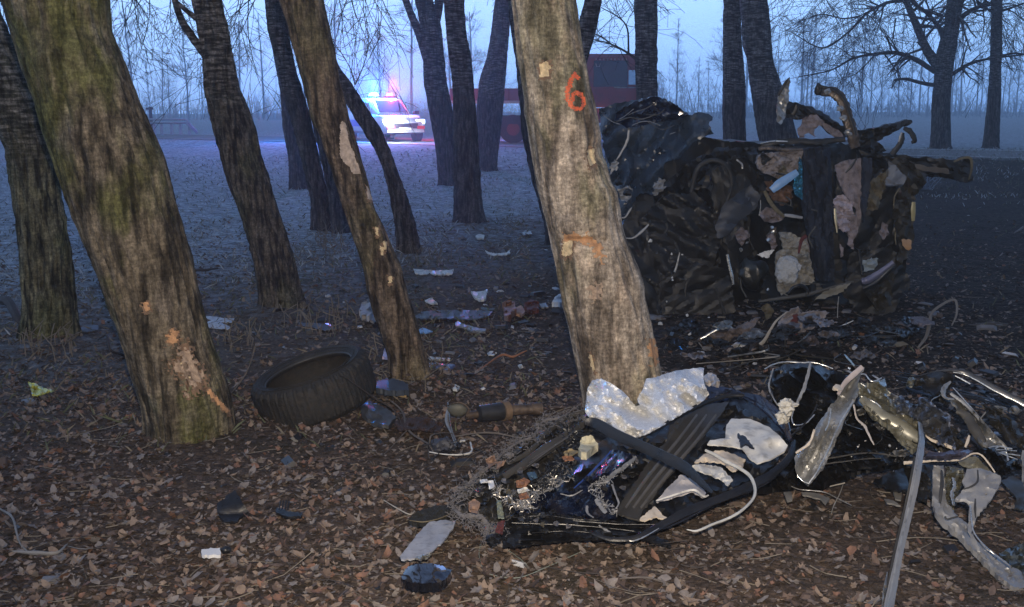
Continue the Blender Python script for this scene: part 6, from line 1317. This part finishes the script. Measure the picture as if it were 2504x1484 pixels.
# local frame: x forward, y left, z up
def loft(mb, secs):      # secs: list of (x, [(y, z) ...]) half profiles mirrored
    rings = []
    for x, pr in secs:
        ring = [(x, y, z) for y, z in pr] + [(x, -y, z) for y, z in reversed(pr)]; rings.append(ring)
    n = len(rings[0]); vs = [p for r in rings for p in r]
    fs = [(i * n + k, i * n + (k + 1) % n, (i + 1) * n + (k + 1) % n, (i + 1) * n + k) for i in range(len(rings) - 1) for k in range(n)]
    fs += [tuple(range(n - 1, -1, -1)), tuple((len(rings) - 1) * n + k for k in range(n))]
    mb.add(vs, fs)
def sec(x, w_, z0, z1): return (x, [(w_ * .86, z0), (w_ * .98, z0 + .1), (w_, (z0 + z1) / 2), (w_ * .97, z1 - .08), (w_ * .88, z1)])
mb = MB(); loft(mb, [sec(-2.25, .78, .42, .95), sec(-2.15, .88, .34, 1.05), sec(-1.3, .92, .30, 1.08), sec(0, .93, .28, 1.06), sec(1.0, .92, .28, 1.04), sec(1.7, .90, .30, 1.0), sec(2.15, .84, .34, .88), sec(2.3, .74, .40, .72)]); local(pc, 'body', mb, wp, sharp=40)
mb = MB(); loft(mb, [(-2.1, [(.70, 1.04), (.70, 1.10), (.66, 1.15), (.60, 1.18), (.5, 1.2)]), (-1.7, [(.76, 1.05), (.76, 1.25), (.70, 1.5), (.64, 1.62), (.5, 1.66)]), (-.2, [(.78, 1.05), (.78, 1.28), (.70, 1.52), (.64, 1.66), (.5, 1.70)]), (.35, [(.78, 1.04), (.77, 1.22), (.70, 1.45), (.62, 1.6), (.5, 1.63)]), (1.15, [(.74, 1.0), (.72, 1.03), (.68, 1.06), (.62, 1.08), (.5, 1.09)])]); local(pc, 'cabin', mb, wp, sharp=40)
mb = MB(); mb.add([(1.12, .60, 1.12), (1.12, -.60, 1.12), (.42, -.52, 1.6), (.42, .52, 1.6)], [(0, 1, 2, 3)]); ws_ = local(pc, 'windscreen', mb, wg, smooth=False)
for s in (1, -1):
    mb = MB(); mb.add([(.75, s * .79, 1.10), (-.35, s * .795, 1.10), (-.25, s * .72, 1.52), (.3, s * .72, 1.50)], [(0, 1, 2, 3)]); local(pc, 'side_window', mb, wg, smooth=False)
    mb = MB(); mb.add([(-.45, s * .795, 1.10), (-1.5, s * .785, 1.12), (-1.45, s * .72, 1.5), (-.38, s * .72, 1.52)], [(0, 1, 2, 3)]); local(pc, 'side_window', mb, wg, smooth=False)
    mb = MB(); mb.box((-.2, s * .937, .70), (3.0, .012, .26)); local(pc, 'side_stripe', mb, bl, smooth=False)
    mb = MB(); mb.box((.95, s * 1.02, 1.12), (.14, .2, .14)); local(pc, 'wing_mirror', mb, black, smooth=False)
    for x in (1.42, -1.42):
        mb = MB(); mb.tube([(x, s * .72, .34), (x, s * .95, .34)], .345, n=24); wh = local(pc, 'wheel', mb, rubber, sharp=40)
        mb = MB(); mb.tube([(x, s * .94, .34), (x, s * .965, .34)], .21, n=20); r_ = local(pc, 'rim', mb, steel, sharp=40); r_.parent = wh
        mb = MB(); mb.tube([(x + .42 * math.cos(a), s * .935, .34 + .42 * math.sin(a)) for a in np.linspace(0, math.pi, 12)], .05, n=5); local(pc, 'wheel_arch', mb, black)
    hl = mat('lit_headlight', (.8, .85, .9), rough=.2, emit=(.80, .92, 1.0), es=14); mb = MB(); mb.box((2.12, s * .66, .78), (.20, .34, .15)); local(pc, 'headlight', mb, hl, smooth=False)
mb = MB(); mb.box((2.30, 0, .62), (.06, 1.0, .2)); local(pc, 'grille', mb, black, smooth=False)
mb = MB(); mb.box((2.31, 0, .42), (.05, 1.5, .1)); local(pc, 'bumper_strip', mb, mat('bright_bumper', (.5, .5, .52), rough=.3), smooth=False)
mb = MB(); mb.box((2.345, 0, .5), (.02, .52, .11)); local(pc, 'number_plate', mb, whitep, smooth=False)
for k, s in enumerate((-1, 1)):
    mb = MB(); mb.box((2.335, s * .62, .56), (.03, .3, .12)); local(pc, 'front_red_reflection', mb, redd, smooth=False)  # red reflected light painted as strips at the bumper corners
mb = MB(); mb.box((-.1, 0, 1.74), (.26, 1.15, .05)); local(pc, 'light_bar_base', mb, black, smooth=False)
mb = MB(); mb.box((-.1, -.36, 1.83), (.22, .34, .13), taper=.8); local(pc, 'blue_beacon', mb, mat('blue_beacon', (.1, .4, 1), emit=(.12, .62, 1.0), es=14), smooth=False)
mb = MB(); mb.box((-.1, .33, 1.83), (.18, .22, .11), taper=.8); local(pc, 'red_beacon', mb, mat('red_beacon', (1, .05, .1), emit=(1.0, .06, .16), es=7), smooth=False)
# local frame: the picture's left is +y local turned; heading toward the viewer and to the right
pc.rotation_euler = (0, 0, R(-62)); pc.scale = (1, 1, 1)
def lamp(name, loc, col, e_, parent, r=.1):
    d = bpy.data.lights.new(name, 'POINT'); d.energy = e_; d.color = col; d.shadow_soft_size = r
    o = bpy.data.objects.new(name, d); C.objects.link(o); o.location = loc; o.parent = parent
lamp('blue_beacon_light', (.1, -.45, 2.15), (.02, .24, 1.0), 5000, pc, .12)
lamp('red_beacon_light', (.1, .45, 2.15), (1.0, .03, .10), 1500, pc, .12)
lamp('headlight_lamp', (2.6, -.60, .80), (.7, .85, 1.0), 260, pc, .1)

# ================================================================== red truck
tk_r = mat('red_truck_paint', (.19, .02, .018), rough=.45, var=.2, vs=2, dirt=.3); tk_r2 = mat('faded_red_side', (.20, .06, .07), rough=.6, var=.2, vs=2)
yt = 41.0; a_ = W(1165, 345, yt); b2 = W(1640, 345, yt); tk0 = Vector(((a_.x + b2.x) / 2, yt, H((a_.x + b2.x) / 2, yt) + .02))
tk = thing('red_truck', 'red truck with a tall windowed cab standing on the road behind the grove', 'truck', tk0)
pxm = F / yt / 1.0; ln2 = (b2.x - a_.x)
def X(px): return W(px, 300, yt).x - tk0.x
def Zp(py): return W(1300, py, yt).z - tk0.z
def bx(name, x0, x1, y0, y1, z0, z1, m, par=None, taper=1):
    mb = MB(); mb.box(((x0 + x1) / 2, (y0 + y1) / 2, (z0 + z1) / 2), (abs(x1 - x0), abs(y1 - y0), abs(z1 - z0)), taper=taper); return local(par or tk, name, mb, m, smooth=False)
bx('load_bed', X(1100), X(1425), 0, 2.4, Zp(247), Zp(216), tk_r2); bx('white_rail', X(1098), X(1427), -.04, .02, Zp(253), Zp(246), mat('dirty_white_rail', (.40, .36, .36), rough=.6))
bx('chassis_frame', X(1100), X(1598), .5, 1.9, Zp(300), Zp(282), sooty)
bx('under_box', X(1215), X(1300), .1, .6, Zp(328), Zp(293), mat('dim_grey_box', (.06, .06, .07), rough=.7)); bx('under_box', X(1120), X(1205), .1, .6, Zp(322), Zp(290), MATS['dim_grey_box'])
for k in range(7): bx('board_slat', X(1104 + k * 46), X(1108 + k * 46), -.03, 0, Zp(245), Zp(218), tk_r)
for px in (1150, 1255, 1530):
    for yy in (0, 2.0):
        mb = MB(); mb.tube([(X(px), yy, .52), (X(px), yy + .34, .52)], .52, n=24); wh = local(tk, 'wheel', mb, rubber, sharp=40)
        mb = MB(); mb.tube([(X(px), yy - .02, .52), (X(px), yy + .05, .52)], .24, n=16); q = local(tk, 'rim', mb, tk_r, sharp=40); q.parent = wh
bx('mudguard', X(1215), X(1300), -.05, .4, Zp(303), Zp(296), sooty)
cbn = bx('cab', X(1430), X(1598), 0, 2.4, Zp(262), Zp(140), tk_r); bx('cab_roof', X(1434), X(1594), .05, 2.35, Zp(140), Zp(131), tk_r2, taper=.96)
bx('cab_skirt', X(1440), X(1594), -.03, .3, Zp(300), Zp(264), tk_r)
wn = bx('side_window', X(1450), X(1532), -.03, .02, Zp(212), Zp(148), mat('dark_teal_glass', (.012, .03, .045), rough=.25))
bx('side_window', X(1556), X(1592), -.03, .02, Zp(212), Zp(148), MATS['dark_teal_glass'])
bx('bright_mirror', X(1534), X(1552), -.16, -.08, Zp(207), Zp(172), mat('pale_blue_mirror', (.35, .52, .66), rough=.15, metal=.6))  # mirror with a pale blue, partly metallic base colour
mb = MB()
for k in range(9): mb.box((X(1456 + k * 9), -.05, Zp(145)), (.05, .03, .07))
local(tk, 'roof_trim', mb, mat('dull_pinkish_trim', (.28, .18, .18), rough=.6), smooth=False)
mb = MB(); mb.tube([(X(1455), -.08, Zp(155)), (X(1457), -.1, Zp(163)), (X(1464), -.1, Zp(163)), (X(1466), -.08, Zp(152))], .02, n=5); local(tk, 'grab_handle', mb, steel)
mb = MB(); mb.tube([(X(1500), -.05, Zp(214)), (X(1552), -.05, Zp(214))], .025, n=5); local(tk, 'window_sill', mb, steel)
mb = MB(); mb.box((X(1471), -.08, Zp(268)), (.09, .05, .09)); local(tk, 'reflector_glint', mb, mat('glowing_reflector', (.9, .9, .9), emit=(.9, .95, 1), es=6), smooth=False)  # white reflector highlight built as a glowing box, not a lamp
mb = MB(); mb.box((X(1195), -.06, Zp(335)), (.5, .05, .12)); local(tk, 'tail_light', mb, mat('lit_tail_light', (.8, .05, .03), emit=(1, .10, .06), es=3), smooth=False)
lamp('tail_lamp', (X(1110), -.9, .5), (1, .08, .04), 60, tk, .1)

# frosty small bush by the bank at the right of the wreck
random.seed(91); mb = MB(); bp0 = G(2245, 372)
for i in range(150):
    p = W(random.gauss(2245, 16), 372, 22); p.z = H(p.x, 22)
    d = Vector((random.gauss(0, .4), random.gauss(0, .3), 1)).normalized(); grow(mb, p, d, random.uniform(.2, .55), .008, 0, 0, 0, .5, .004)
mb.build('frosty_bush', mat('frosty_stem', (.22, .24, .28), rough=.9), loc=W(2245, 372, 22), label='small frosty bush behind the right arm of the wreck', cat='bush')
